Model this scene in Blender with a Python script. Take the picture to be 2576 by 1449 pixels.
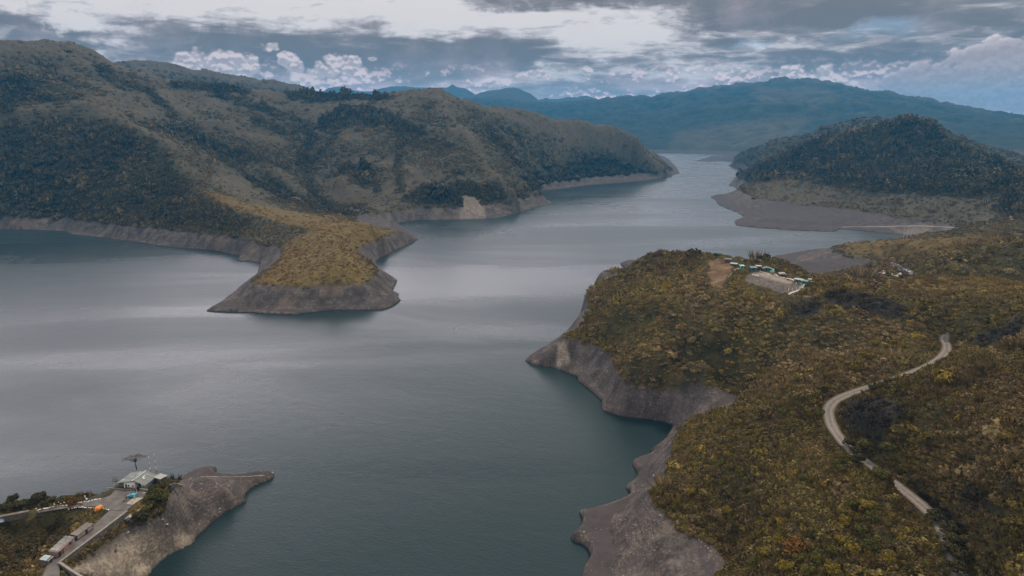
import bpy, math, random
import numpy as np

# ------------------------------------------------------------------ scene, camera, light
for _o in list(bpy.data.objects):
    bpy.data.objects.remove(_o)
S = bpy.context.scene
COL = S.collection
rad = math.radians
random.seed(7)
RNG = np.random.default_rng(7)

H = 170.0                       # drone height above the water
PITCH = rad(13.55)
FPX = 1717.0                    # focal length in units of a 2576 px wide frame
CX, CY = 1288.0, 724.5
cam_d = bpy.data.cameras.new('camera')
cam_d.sensor_width = 36.0
cam_d.lens = 36.0 * FPX / 2576.0
cam_d.clip_start = 1.0
cam_d.clip_end = 60000.0
cam = bpy.data.objects.new('camera', cam_d)
COL.objects.link(cam)
cam.location = (0, 0, H)
cam.rotation_euler = (math.pi / 2 - PITCH, 0, 0)
S.camera = cam
S.view_settings.view_transform = 'Standard'
S.view_settings.look = 'None'
S.view_settings.exposure = 0.55
S.view_settings.gamma = 1.0
S.cycles.use_denoising = True
S.cycles.max_bounces = 5
S.cycles.diffuse_bounces = 2
S.cycles.glossy_bounces = 2
S.cycles.transmission_bounces = 2
S.cycles.volume_bounces = 0
S.cycles.transparent_max_bounces = 4

SUN_AZ, SUN_EL = rad(44), rad(54)          # azimuth clockwise from +Y
sun_d = bpy.data.lights.new('sun', 'SUN')
sun_d.energy = 2.0
sun_d.angle = rad(11)
sun_d.color = (1.0, 0.88, 0.72)
sun = bpy.data.objects.new('sun', sun_d)
COL.objects.link(sun)
sun.location = (0, 0, 600)
sun.rotation_euler = (math.pi / 2 - SUN_EL, 0, math.pi - SUN_AZ)


class NT:
    """small helper to write node trees"""
    def __init__(self, tree):
        self.t = tree
        self.n = tree.nodes
        self.l = tree.links

    def node(self, typ, **kw):
        nd = self.n.new(typ)
        for k, v in kw.items():
            setattr(nd, k, v)
        return nd

    def put(self, sock, val):
        if val is None:
            return
        if isinstance(val, bpy.types.NodeSocket):
            self.l.new(val, sock)
        else:
            if hasattr(sock, 'default_value'):
                try:
                    sock.default_value = val
                except Exception:
                    sock.default_value = (*val, 1.0)

    def math(self, op, a, b=None, c=None, clamp=False):
        nd = self.node('ShaderNodeMath', operation=op)
        nd.use_clamp = clamp
        self.put(nd.inputs[0], a)
        self.put(nd.inputs[1], b)
        if c is not None:
            self.put(nd.inputs[2], c)
        return nd.outputs[0]

    def vmath(self, op, a, b=None, s=None):
        nd = self.node('ShaderNodeVectorMath', operation=op)
        self.put(nd.inputs[0], a)
        self.put(nd.inputs[1], b)
        if s is not None:
            self.put(nd.inputs['Scale'], s)
        return nd.outputs['Value'] if op in ('DOT_PRODUCT', 'LENGTH') else nd.outputs[0]

    def sep(self, v):
        nd = self.node('ShaderNodeSeparateXYZ')
        self.put(nd.inputs[0], v)
        return nd.outputs[0], nd.outputs[1], nd.outputs[2]

    def comb(self, x, y, z):
        nd = self.node('ShaderNodeCombineXYZ')
        for i, q in enumerate((x, y, z)):
            self.put(nd.inputs[i], q)
        return nd.outputs[0]

    def noise(self, vec, scale=1.0, detail=4.0, rough=0.5, dist=0.0, dims='3D', lac=2.0):
        nd = self.node('ShaderNodeTexNoise', noise_dimensions=dims)
        self.put(nd.inputs['Vector'], vec)
        nd.inputs['Scale'].default_value = scale
        nd.inputs['Detail'].default_value = detail
        nd.inputs['Roughness'].default_value = rough
        nd.inputs['Lacunarity'].default_value = lac
        nd.inputs['Distortion'].default_value = dist
        return nd.outputs['Fac']

    def voronoi(self, vec, scale=1.0, feature='F1', rand=1.0):
        nd = self.node('ShaderNodeTexVoronoi', feature=feature)
        self.put(nd.inputs['Vector'], vec)
        nd.inputs['Scale'].default_value = scale
        nd.inputs['Randomness'].default_value = rand
        return nd.outputs['Distance'], nd.outputs['Color'] if 'Color' in nd.outputs else None

    def smooth(self, x, a, b, lo=0.0, hi=1.0):
        nd = self.node('ShaderNodeMapRange', interpolation_type='SMOOTHSTEP')
        self.put(nd.inputs['Value'], x)
        nd.inputs['From Min'].default_value = a
        nd.inputs['From Max'].default_value = b
        nd.inputs['To Min'].default_value = lo
        nd.inputs['To Max'].default_value = hi
        return nd.outputs['Result']

    def mix(self, f, a, b, blend='MIX'):
        nd = self.node('ShaderNodeMix', data_type='RGBA', blend_type=blend)
        self.put(nd.inputs[0], f)
        self.put(nd.inputs[6], a if isinstance(a, bpy.types.NodeSocket) else (*a[:3], 1))
        self.put(nd.inputs[7], b if isinstance(b, bpy.types.NodeSocket) else (*b[:3], 1))
        return nd.outputs[2]

    def attr(self, name, typ='GEOMETRY'):
        nd = self.node('ShaderNodeAttribute', attribute_type=typ, attribute_name=name)
        return nd


# ------------------------------------------------------------------ sky
def px_dir(u, v):
    a, b = (u - CX) / FPX, (CY - v) / FPX
    x = a
    y = math.cos(PITCH) + b * math.sin(PITCH)
    z = -math.sin(PITCH) + b * math.cos(PITCH)
    n = math.sqrt(x * x + y * y + z * z)
    return x / n, y / n, z / n


def sky_world():
    w = bpy.data.worlds.new('World')
    S.world = w
    w.use_nodes = True
    t = NT(w.node_tree)
    t.n.clear()
    K = 0.10
    sky = t.node('ShaderNodeTexSky', sky_type='NISHITA')
    sky.sun_disc = False
    sky.sun_elevation = SUN_EL
    sky.sun_rotation = SUN_AZ
    sky.altitude = 2500
    sky.air_density = 1.0
    sky.dust_density = 0.6
    sky.ozone_density = 1.0
    co = t.node('ShaderNodeTexCoord')
    d = t.vmath('NORMALIZE', co.outputs['Generated'])
    x, y, z = t.sep(d)
    az = t.math('MULTIPLY', t.math('ARCTAN2', x, y), 57.29578)
    el = t.math('MULTIPLY', t.math('ARCSINE', z), 57.29578)
    # coordinates on a flat cloud deck, so the sheets foreshorten to the horizon
    zz = t.math('ADD', t.math('MAXIMUM', z, 0.0), 0.10)
    deck = t.comb(t.math('DIVIDE', x, zz), t.math('DIVIDE', y, zz), 0.0)
    n1 = t.noise(deck, 1.3, 7, 0.62, 0.6, dims='2D')
    n2 = t.noise(t.vmath('ADD', deck, (7.3, 2.1, 4.0)), 3.6, 6, 0.62, 0.4, dims='2D')
    ang = t.comb(az, t.math('MULTIPLY', el, 1.0), 0.0)
    streak = t.noise(t.comb(t.math('MULTIPLY', az, 0.055), t.math('MULTIPLY', el, 0.30), 3.0), 1.0, 8, 0.6, 0.5, dims='2D')
    wob1 = t.noise(ang, 0.14, 6, 0.62, dims='2D')
    wob2 = t.noise(t.vmath('ADD', ang, (31, 17, 5)), 0.14, 6, 0.62, dims='2D')
    azs = t.math('ADD', az, t.math('MULTIPLY', t.math('SUBTRACT', wob1, 0.5), 9.0))
    els = t.math('ADD', el, t.math('MULTIPLY', t.math('SUBTRACT', wob2, 0.5), 3.6))

    def blob(u, v, ru, rv, soft, A=None, E=None):
        """soft ellipse centred on a direction, radii in degrees: 1 inside, 0 outside"""
        dx, dy, dz = px_dir(u, v)
        a0, e0 = math.degrees(math.atan2(dx, dy)), math.degrees(math.asin(dz))
        qa = t.math('MULTIPLY', t.math('SUBTRACT', A if A is not None else azs, a0), 1.0 / ru)
        qe = t.math('MULTIPLY', t.math('SUBTRACT', E if E is not None else els, e0), 1.0 / rv)
        r2 = t.math('SQRT', t.math('ADD', t.math('MULTIPLY', qa, qa), t.math('MULTIPLY', qe, qe)))
        return t.smooth(r2, 1.0 - soft, 1.0 + soft, 1.0, 0.0)

    # brightness of the high sheet: thin and glowing here, thick and slate-blue there
    F = t.math('ADD', t.math('MULTIPLY', t.math('SUBTRACT', n1, 0.5), 1.5), 0.42)
    F = t.math('ADD', F, t.math('MULTIPLY', t.math('SUBTRACT', streak, 0.5), 1.9))
    F = t.math('ADD', F, t.math('MULTIPLY', t.math('SUBTRACT', n2, 0.5), 1.5))
    for (u, v, ru, rv, soft, wgt) in (
            (350, 25, 20, 2.4, 0.7, 0.52), (700, 20, 12, 1.6, 0.6, 0.35),
            (210, 95, 6, 0.9, 0.5, 0.45),
            (1650, 105, 8.0, 2.2, 0.7, 0.72), (1180, 60, 7, 1.0, 0.7, 0.32), (1480, 40, 5, 0.9, 0.7, 0.20), (1330, 12, 8, 0.6, 0.7, -0.35), (1420, 72, 3.5, 0.35, 0.7, -0.35), (1900, 85, 4, 0.4, 0.7, -0.3), (1560, 165, 4, 0.6, 0.7, -0.35),
            (1350, 185, 3.2, 0.7, 0.6, 0.55), (1000, 172, 3.5, 0.4, 0.6, 0.25), (1720, 185, 4.5, 0.8, 0.7, 0.30),
            (800, 130, 15, 2.3, 0.5, -0.62), (1150, 165, 8, 1.5, 0.6, -0.35), (450, 95, 6, 0.6, 0.5, -0.25),
            (30, 80, 2.6, 1.6, 0.5, -0.75), (150, 105, 1.8, 0.9, 0.4, -0.65),
            (2330, 90, 12, 5, 0.7, -0.30), (2400, 225, 9, 2.0, 0.5, -0.12), (1900, 25, 9, 1.0, 0.6, -0.30)):
        F = t.math('ADD', F, t.math('MULTIPLY', blob(u, v, ru, rv, soft), wgt))
    F = t.math('MULTIPLY', F, 1.0, clamp=True)
    ramp = t.node('ShaderNodeValToRGB')
    t.put(ramp.inputs[0], F)
    cr = ramp.color_ramp
    cr.interpolation = 'EASE'
    stops = [(0.0, (0.135, 0.118, 0.112)), (0.28, (0.172, 0.150, 0.145)), (0.52, (0.285, 0.248, 0.244)),
             (0.74, (0.440, 0.405, 0.405)), (0.95, (0.560, 0.515, 0.495))]
    cr.elements[0].position, cr.elements[0].color = stops[0][0], (*stops[0][1], 1)
    cr.elements[1].position, cr.elements[1].color = stops[-1][0], (*stops[-1][1], 1)
    for p, c in stops[1:-1]:
        e = cr.elements.new(p)
        e.color = (*c, 1)
    high = ramp.outputs[0]
    # clear teal gaps: Nishita sky shows through
    gap = t.math('MAXIMUM', blob(2210, 70, 3.2, 0.55, 0.8), blob(1890, 97, 1.2, 0.25, 0.8))
    skyc = t.vmath('SCALE', sky.outputs[0], s=1.0)
    # low bank of hazy cloud along the horizon
    bank = t.math('ADD', t.smooth(el, 0.4, 5.6, 1.0, 0.0), t.math('MULTIPLY', t.math('SUBTRACT', wob1, 0.5), 0.8))
    bank = t.math('MULTIPLY', t.math('MAXIMUM', bank, 0.0), 0.85, clamp=True)
    bn = t.noise(t.comb(t.math('MULTIPLY', az, 0.13), t.math('MULTIPLY', el, 0.60), 8.0), 1.0, 8, 0.62, 0.4, dims='2D')
    bankc = t.mix(t.smooth(bn, 0.36, 0.64), (0.30, 0.26, 0.27), (0.72, 0.55, 0.57))
    bankc = t.mix(t.smooth(el, 0.2, 3.0, 0.8, 0.0), bankc, (0.60, 0.50, 0.42))
    c = t.mix(bank, high, bankc)
    # cumulus: heaps with cauliflower edges, lit from above
    def puffs(dz):
        e2 = t.math('ADD', el, dz) if dz else el
        p = t.comb(az, t.math('MULTIPLY', e2, 1.15), 1.5)
        nd = t.node('ShaderNodeTexVoronoi', feature='SMOOTH_F1', voronoi_dimensions='2D')
        t.put(nd.inputs['Vector'], p)
        nd.inputs['Scale'].default_value = 0.95
        nd.inputs['Detail'].default_value = 1.5
        nd.inputs['Roughness'].default_value = 0.48
        nd.inputs['Lacunarity'].default_value = 2.3
        nd.inputs['Smoothness'].default_value = 0.6
        return t.math('SUBTRACT', 1.0, t.math('MULTIPLY', nd.outputs['Distance'], 1.25))
    pf, pf_up = puffs(0.0), puffs(0.16)
    fine = t.noise(t.comb(az, el, 2.0), 2.6, 7, 0.62, dims='2D')
    relief = t.smooth(t.math('ADD', t.math('SUBTRACT', pf, pf_up), t.math('MULTIPLY', t.math('SUBTRACT', fine, 0.5), 0.35)), -0.10, 0.16)
    cov = t.noise(t.comb(t.math('MULTIPLY', az, 0.115), t.math('MULTIPLY', el, 0.42), 21.0), 1.0, 4, 0.55, dims='2D')
    band = t.math('MULTIPLY', t.smooth(el, -0.2, 1.0), t.smooth(el, 2.6, 5.2, 1.0, 0.0))
    soft = t.math('ADD', t.math('MULTIPLY', cov, 1.25), t.math('MULTIPLY', pf, 0.42))
    soft = t.math('MULTIPLY', t.smooth(t.math('ADD', soft, t.math('MULTIPLY', fine, 0.25)), 0.80, 1.06), band)
    c = t.mix(t.math('MULTIPLY', soft, 0.85), c, t.mix(relief, (0.31, 0.255, 0.27), (0.84, 0.64, 0.63)))
    heap = None
    for (u, v, ru, rv) in ((500, 168, 1.7, 1.0), (565, 165, 2.0, 1.1), (455, 156, 0.8, 0.6), (615, 170, 1.0, 0.9),
                           (680, 119, 0.75, 0.34), (724, 142, 0.75, 0.42), (712, 158, 0.55, 0.3), (745, 178, 0.9, 0.6),
                           (800, 190, 1.6, 0.8), (845, 150, 0.75, 0.62), (893, 180, 1.1, 0.85), (895, 152, 0.55, 0.34),
                           (937, 149, 0.34, 0.14), (1225, 207, 0.9, 0.32), (1270, 203, 0.6, 0.28), (1350, 190, 1.4, 0.4),
                           (1475, 178, 0.6, 0.3), (1990, 182, 1.0, 0.5), (2070, 192, 1.1, 0.65),
                           (2145, 216, 0.45, 0.42), (2182, 228, 0.7, 0.3), (2520, 112, 1.2, 0.55), (2575, 128, 0.9, 0.4)):
        bq = blob(u, v, ru * 1.3, rv * 1.35, 0.95, az, el)
        heap = bq if heap is None else t.math('MAXIMUM', heap, bq)
    heap = t.math('ADD', t.math('MULTIPLY', heap, 1.35), t.math('MULTIPLY', t.math('ADD', pf, t.math('MULTIPLY', fine, 0.35)), 0.55))
    hm = t.smooth(heap, 0.95, 1.34)
    hc = t.mix(relief, (0.33, 0.275, 0.285), (0.64, 0.525, 0.505))
    hc = t.mix(t.smooth(heap, 1.1, 1.6, 0.5, 0.0), hc, (0.62, 0.52, 0.51))
    c = t.mix(t.math('MULTIPLY', t.math('MULTIPLY', hm, t.smooth(el, 0.5, 3.2, 0.45, 1.0)), 0.88), c, hc)
    # the big grey cumulus at the right with a bright shoulder
    big = None
    for (u, v, ru, rv) in ((2420, 215, 4.4, 1.4), (2520, 195, 3.6, 2.2), (2340, 222, 2.6, 1.2), (2300, 205, 1.3, 1.0), (2590, 180, 3.4, 2.2)):
        bq = blob(u, v, ru * 1.2, rv * 1.2, 0.8, az, el)
        big = bq if big is None else t.math('MAXIMUM', big, bq)
    bigv = t.math('ADD', t.math('MULTIPLY', big, 1.5), t.math('MULTIPLY', t.math('ADD', pf, t.math('MULTIPLY', fine, 0.4)), 0.50))
    bm = t.smooth(bigv, 0.98, 1.2)
    rim = t.math('MULTIPLY', t.smooth(bigv, 1.15, 1.6, 1.0, 0.0), t.smooth(t.math('SUBTRACT', el, t.math('MULTIPLY', t.math('SUBTRACT', az, 28.0), 0.28)), 3.0, 4.6))
    bc = t.mix(t.math('MULTIPLY', t.math('ADD', t.math('MULTIPLY', relief, 0.12), rim), 1.0, clamp=True), t.mix(fine, (0.25, 0.20, 0.19), (0.37, 0.30, 0.29)), (0.66, 0.54, 0.55))
    c = t.mix(bm, c, bc)
    # unseen overcast above the frame, its bright band shaped to light water and slopes
    up1 = t.mix(t.noise(t.comb(t.math('MULTIPLY', az, 0.03), t.math('MULTIPLY', el, 0.11), 2.0), 1.0, 5, 0.55, dims='2D'), (2.3, 2.02, 2.12), (3.3, 2.95, 3.1))
    up1 = t.mix(t.smooth(t.math('ABSOLUTE', az), 45, 95), up1, (1.28, 1.19, 1.10))
    c = t.mix(t.smooth(el, 9.2, 13.0), c, up1)
    c = t.mix(t.smooth(t.math('ADD', el, t.math('MULTIPLY', t.math('ADD', az, 9.0), 0.20)), 14.5, 24.5), c, (0.46, 0.44, 0.42))
    c = t.mix(t.smooth(el, -6, -0.5, 1.0, 0.0), c, (0.20, 0.25, 0.29))
    c = t.vmath('SCALE', c, s=1.0 / K)
    c = t.mix(t.math('MULTIPLY', gap, 0.22), c, skyc)
    bg = t.node('ShaderNodeBackground')
    t.put(bg.inputs[0], c)
    bg.inputs[1].default_value = K
    out = t.node('ShaderNodeOutputWorld')
    t.l.new(bg.outputs[0], out.inputs[0])
    w.cycles.sampling_method = 'MANUAL'
    w.cycles.sample_map_resolution = 1024


sky_world()

# ------------------------------------------------------------------ relief: survey lines -> height field
TH0, TH1 = rad(-54), rad(54)
L0, L1 = math.log(70.0), math.log(7400.0)


def ray(u, v):
    u = np.asarray(u, float)
    v = np.asarray(v, float)
    a, b = (u - CX) / FPX, (CY - v) / FPX
    y = math.cos(PITCH) + b * math.sin(PITCH)
    z = -math.sin(PITCH) + b * math.cos(PITCH)
    hyp = np.hypot(a, y)
    return np.arctan2(a, y), z / hyp          # azimuth, tangent of elevation


def at_z(u, v, z):
    th, t = ray(u, v)
    r = (z - H) / t
    return np.stack([r * np.sin(th), r * np.cos(th), np.full_like(r, 0.0) + z], -1)


def at_r(u, v, r):
    th, t = ray(u, v)
    r = np.asarray(r, float)
    return np.stack([r * np.sin(th), r * np.cos(th), H + t * r], -1)


def zline(pts, z):
    p = np.array(pts, float)
    return at_z(p[:, 0], p[:, 1], z)


def rline(pts):
    p = np.array(pts, float)
    return at_r(p[:, 0], p[:, 1], p[:, 2])


# ---- water's edge (z = 0)
SH_LEFT = [(0, 577), (73, 578), (166, 583), (176, 590), (274, 600), (352, 611), (416, 621), (489, 627), (538, 630), (577, 640),
           (606, 644), (592, 658), (636, 659), (655, 664), (648, 682), (650, 687), (611, 715), (587, 737), (548, 766), (511, 784),
           (538, 785), (587, 787), (631, 787), (660, 790), (685, 791), (734, 793), (782, 788), (831, 781), (905, 781), (954, 782),
           (978, 776), (990, 770), (1011, 756), (1000, 749), (1006, 740), (988, 733), (1001, 705), (985, 695), (962, 682), (945, 664),
           (950, 652), (1000, 627), (1040, 610), (1055, 602), (1048, 594), (1015, 572), (997, 562),
           (1037, 555), (1100, 553), (1153, 553), (1205, 551), (1253, 549), (1300, 537), (1350, 522), (1392, 512), (1372, 500),
           (1358, 491), (1353, 481), (1413, 475), (1473, 467), (1573, 459), (1625, 454), (1669, 449), (1711, 436),
           (1700, 418), (1684, 402), (1672, 394), (1650, 388)]
SH_RIGHT_FAR = [(1828, 390), (1795, 392), (1780, 396), (1745, 406), (1790, 407), (1822, 406), (1843, 410), (1830, 417), (1873, 428), (1850, 445), (1832, 466),
                (1850, 472), (1868, 476), (1880, 480), (1850, 486), (1800, 490), (1785, 495), (1800, 504), (1806, 515),
                (1830, 526), (1855, 535), (1872, 546), (1846, 556), (1852, 568), (1900, 573), (1932, 575), (1991, 580),
                (2052, 582), (2092, 583), (2106, 582), (2113, 576), (2193, 584), (2225, 588), (2273, 591), (2310, 597),
                (2290, 606), (2200, 608), (2140, 612), (2097, 619), (2079, 627), (2052, 628), (2012, 634), (1972, 642), (1940, 646),
                (1950, 668), (1900, 690), (1750, 695), (1650, 670), (1616, 655), (1580, 656), (1557, 662), (1568, 674), (1578, 680),
                (1590, 700), (1560, 704), (1524, 710), (1490, 724), (1496, 730), (1506, 737), (1484, 764), (1455, 802), (1425, 834),
                (1385, 864), (1345, 888), (1318, 908), (1340, 920), (1392, 926), (1420, 938), (1452, 948), (1452, 960), (1480, 980),
                (1516, 1012), (1510, 1024), (1516, 1034), (1548, 1046), (1588, 1052), (1636, 1054), (1668, 1062), (1696, 1067),
                (1688, 1084), (1672, 1108), (1656, 1122), (1628, 1134), (1646, 1143), (1618, 1150), (1593, 1158), (1588, 1166), (1599, 1183),
                (1604, 1199), (1593, 1213), (1573, 1223), (1571, 1231), (1586, 1239), (1586, 1249), (1543, 1268), (1486, 1284),
                (1454, 1286), (1456, 1296), (1466, 1304), (1463, 1323), (1456, 1336), (1433, 1349), (1433, 1359), (1449, 1368),
                (1469, 1374), (1483, 1389), (1486, 1406), (1469, 1429), (1463, 1449), (1448, 1500), (1425, 1600), (1400, 1800), (1360, 2300)]
SH_HEAD = [(330, 1520), (352, 1480), (372, 1449), (387, 1430), (404, 1412), (420, 1398), (440, 1388), (465, 1378), (492, 1364),
           (492, 1356), (510, 1340), (540, 1313), (570, 1289), (597, 1275), (624, 1263), (618, 1256), (616, 1247), (630, 1232),
           (660, 1217), (687, 1206), (694, 1197), (690, 1191), (666, 1188), (640, 1191), (615, 1196), (570, 1197), (540, 1196), (547, 1184),
           (546, 1176), (534, 1174), (504, 1181), (474, 1193), (450, 1206), (414, 1222), (330, 1240), (250, 1250), (171, 1256), (120, 1274), (40, 1300), (-120, 1340), (-400, 1420)]

polyA = np.vstack([at_z([-1500], [570], 0)[:, :2], zline(SH_LEFT, 0)[:, :2],
                   [[1100, 5200], [200, 9000], [-9000, 9000], [-9000, 800]]])
polyB = np.vstack([zline(SH_RIGHT_FAR, 0)[:, :2], [[30, -300], [4000, -300], [9000, 3000], [9000, 6000], [2600, 6000]]])
polyC = np.vstack([zline(SH_HEAD, 0)[:, :2], [[-320, 60], [-200, 20], [-60, 60]]])
# far shore, about 4 km out
far_sh = zline([(1560, 384), (1668, 386), (1700, 385.5), (1760, 387), (1800, 388), (1828, 390), (1900, 391)], 0)[:, :2]
polyD = np.vstack([far_sh, [[9000, 3600], [9000, 9200], [-9000, 9200], [-9000, 4300], [-500, 4300]]])


def inside(poly, X, Y):
    res = np.zeros(X.shape, bool)
    x0, y0 = poly[:, 0], poly[:, 1]
    x1, y1 = np.roll(x0, -1), np.roll(y0, -1)
    lo, hi = poly.min(0), poly.max(0)
    sel = (X >= lo[0]) & (X <= hi[0]) & (Y >= lo[1]) & (Y <= hi[1])
    xs, ys = X[sel], Y[sel]
    r = np.zeros(xs.shape, bool)
    for a, b, c, d in zip(x0, y0, x1, y1):
        if b == d:
            continue
        k = ((b > ys) != (d > ys)) & (xs < (c - a) * (ys - b) / (d - b) + a)
        r ^= k
    res[sel] = r
    return res


# ---- survey lines: list of (N,3) arrays
LINES = []


def add(p):
    LINES.append(np.asarray(p, float))


def ridge(pts, back=((1.12, 0.26), (1.3, 0.24))):
    p = rline(pts)
    add(p)
    for k, s in back:                       # the land falls away behind a skyline
        q = p.copy()
        rr = np.hypot(p[:, 0], p[:, 1])
        q[:, :2] *= k
        q[:, 2] = np.maximum(p[:, 2] - rr * (k - 1) * s, 20)
        add(q)


VEG = 19.0
# left shore vegetation line
add(zline([(-700, 545), (0, 546), (73, 545), (156, 541), (196, 551), (293, 563), (381, 573), (440, 581), (528, 589), (597, 600), (670, 617),
           (709, 622), (711, 644), (696, 664), (662, 683), (636, 707), (640, 714), (734, 722), (831, 716), (908, 716), (939, 697), (950, 676),
           (930, 655), (904, 638), (897, 630), (900, 620), (945, 603), (1000, 584), (1013, 577)], VEG))
add(zline([(905, 541), (981, 533), (1029, 525), (1093, 525), (1157, 521), (1205, 515), (1245, 511), (1293, 501), (1340, 492)], VEG))
add(zline([(1335, 474), (1353, 461), (1433, 449), (1493, 441), (1573, 437), (1625, 432), (1653, 433), (1689, 428)], VEG))
# peninsula crest
add(rline([(763, 556, 1010), (800, 575, 925), (830, 590, 860), (845, 615, 790), (850, 640, 735), (835, 680, 672)]))
add(rline([(831, 566, 975), (905, 560, 960), (975, 572, 905)]))
# left hill: main spur above the dark face, running down to the peninsula
add(rline([(40, 285, 1640), (195, 275, 1640), (313, 312, 1560), (400, 360, 1460), (440, 410, 1370), (489, 473, 1260), (587, 512, 1180),
           (684, 546, 1080), (763, 556, 1010)]))
# gully behind the spur and the next spurs
add(rline([(470, 330, 1760), (560, 400, 1640), (640, 455, 1520), (700, 490, 1430), (790, 520, 1330), (880, 540, 1260)]))
add(rline([(436, 258, 1950), (500, 305, 1800), (560, 350, 1700), (600, 385, 1620), (680, 415, 1560), (730, 460, 1465), (770, 495, 1385), (800, 510, 1340)]))
add(rline([(735, 290, 1990), (780, 340, 1850), (775, 400, 1690), (775, 450, 1570), (790, 490, 1450), (825, 522, 1350)]))
add(rline([(857, 310, 1900), (830, 360, 1740), (815, 410, 1640), (800, 455, 1530), (830, 490, 1430), (880, 520, 1340)]))
add(rline([(860, 455, 1440), (845, 475, 1400), (870, 500, 1360), (930, 520, 1305)]))
add(rline([(1085, 235, 1960), (1130, 300, 1760), (1180, 360, 1600), (1230, 430, 1450), (1280, 470, 1360), (1325, 488, 1310)]))
add(rline([(1000, 300, 1850), (1010, 350, 1700), (1000, 420, 1510), (1010, 480, 1370)]))
add(rline([(1230, 330, 1850), (1290, 400, 1680), (1320, 450, 1560), (1340, 470, 1500)]))
# left skyline, front
ridge([(-700, 150, 1900), (-200, 120, 1950), (0, 113, 2000), (60, 112, 2020), (120, 112, 2050), (180, 120, 2070), (230, 137, 2080), (270, 154, 2090), (300, 168, 2100),
       (340, 190, 2110), (420, 205, 2110), (520, 226, 2110), (620, 238, 2110), (700, 247, 2120), (760, 250, 2140), (830, 250, 2150), (870, 245, 2130), (960, 248, 2080), (1020, 245, 2000),
       (1085, 236, 1980), (1130, 249, 1990), (1165, 260, 2000), (1200, 268, 2010), (1240, 278, 2040), (1280, 286, 2060), (1350, 294, 2110), (1420, 308, 2160), (1500, 319, 2210),
       (1560, 329, 2240), (1610, 335, 2260), (1640, 351, 2270), (1670, 381, 2275), (1690, 406, 2280)], back=((1.10, 0.22), (1.22, 0.2)))
# upper left folds
add(rline([(0, 200, 1850), (80, 215, 1830), (150, 260, 1720)]))
add(rline([(120, 150, 1960), (260, 190, 1960), (350, 235, 1900)]))
# second left skyline
ridge([(200, 150, 2900), (280, 158, 2950), (330, 157, 3000), (400, 160, 3050), (440, 168, 3080), (480, 181, 3100), (560, 195, 3120), (650, 206, 3150),
       (720, 216, 3180), (760, 222, 3200), (790, 231, 3200), (830, 240, 3220), (900, 262, 3250), (1000, 290, 3300)], back=((1.10, 0.25), (1.25, 0.2)))
# right bank, near: vegetation line
add(zline([(1416, 836), (1436, 848), (1456, 856), (1496, 856), (1516, 868), (1552, 878), (1546, 896), (1544, 916), (1564, 940), (1568, 956),
           (1628, 968), (1688, 970), (1748, 964), (1788, 972), (1824, 984), (1864, 994), (1866, 1003), (1848, 1022), (1788, 1036), (1740, 1052),
           (1722, 1062), (1713, 1084), (1704, 1110), (1703, 1130), (1696, 1166), (1686, 1206), (1636, 1236), (1643, 1259), (1683, 1286),
           (1689, 1313), (1776, 1333), (1866, 1353), (1850, 1376), (1859, 1403), (1835, 1433), (1819, 1449), (1800, 1500), (1780, 1600), (1700, 2000)], VEG))
# near hill skyline
ridge([(1440, 812, 545), (1464, 786, 560), (1484, 745, 590), (1512, 717, 610), (1544, 705, 610), (1568, 695, 610), (1582, 676, 605), (1620, 653, 600), (1660, 639, 590),
       (1708, 641, 575), (1740, 634, 565), (1788, 640, 550), (1810, 645, 540), (1830, 655, 530), (1854, 662, 525), (1898, 662, 540)], back=((1.07, 0.5), (1.18, 0.45)))
add(rline([(1740, 680, 500), (1790, 700, 478), (1850, 720, 455), (1900, 760, 430)]))
add(rline([(1868, 688, 500), (1900, 686, 498), (1950, 690, 490), (1990, 702, 480), (2030, 716, 470)]))
add(rline([(1880, 712, 482), (1930, 722, 472), (1985, 738, 460), (2010, 742, 456)]))
add(rline([(1907, 658, 590), (1918, 648, 610), (1942, 652, 620), (1990, 672, 600), (2040, 696, 545)]))
add(rline([(1920, 690, 500), (1960, 678, 545)]))
add(zline([(1965, 672), (2010, 684), (2050, 698)], 15))
# yellow ridge to the right of the hamlet
ridge([(2090, 718, 480), (2190, 717, 500), (2264, 710, 515), (2330, 704, 520), (2420, 699, 520), (2500, 708, 510), (2576, 720, 500), (2800, 740, 480)], back=((1.07, 0.50), (1.16, 0.46), (1.28, 0.37)))
# ground behind it, down to the shore
add(zline([(1960, 668), (2040, 690), (2100, 694), (2200, 698)], 9))
add(zline([(2010, 655), (2080, 660), (2180, 668), (2250, 672)], 14))
add(zline([(2097, 616), (2110, 630), (2140, 640), (2180, 650), (2260, 655)], VEG))
add(rline([(2120, 612, 940), (2180, 610, 915), (2260, 612, 890), (2350, 611, 870), (2400, 598, 890), (2480, 578, 925), (2576, 560, 950), (2800, 540, 950)]))
add(rline([(2250, 640, 770), (2340, 640, 760), (2450, 630, 740), (2576, 620, 720), (2800, 600, 700)]))
add(rline([(2350, 670, 640), (2450, 670, 620), (2576, 665, 610)]))
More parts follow.
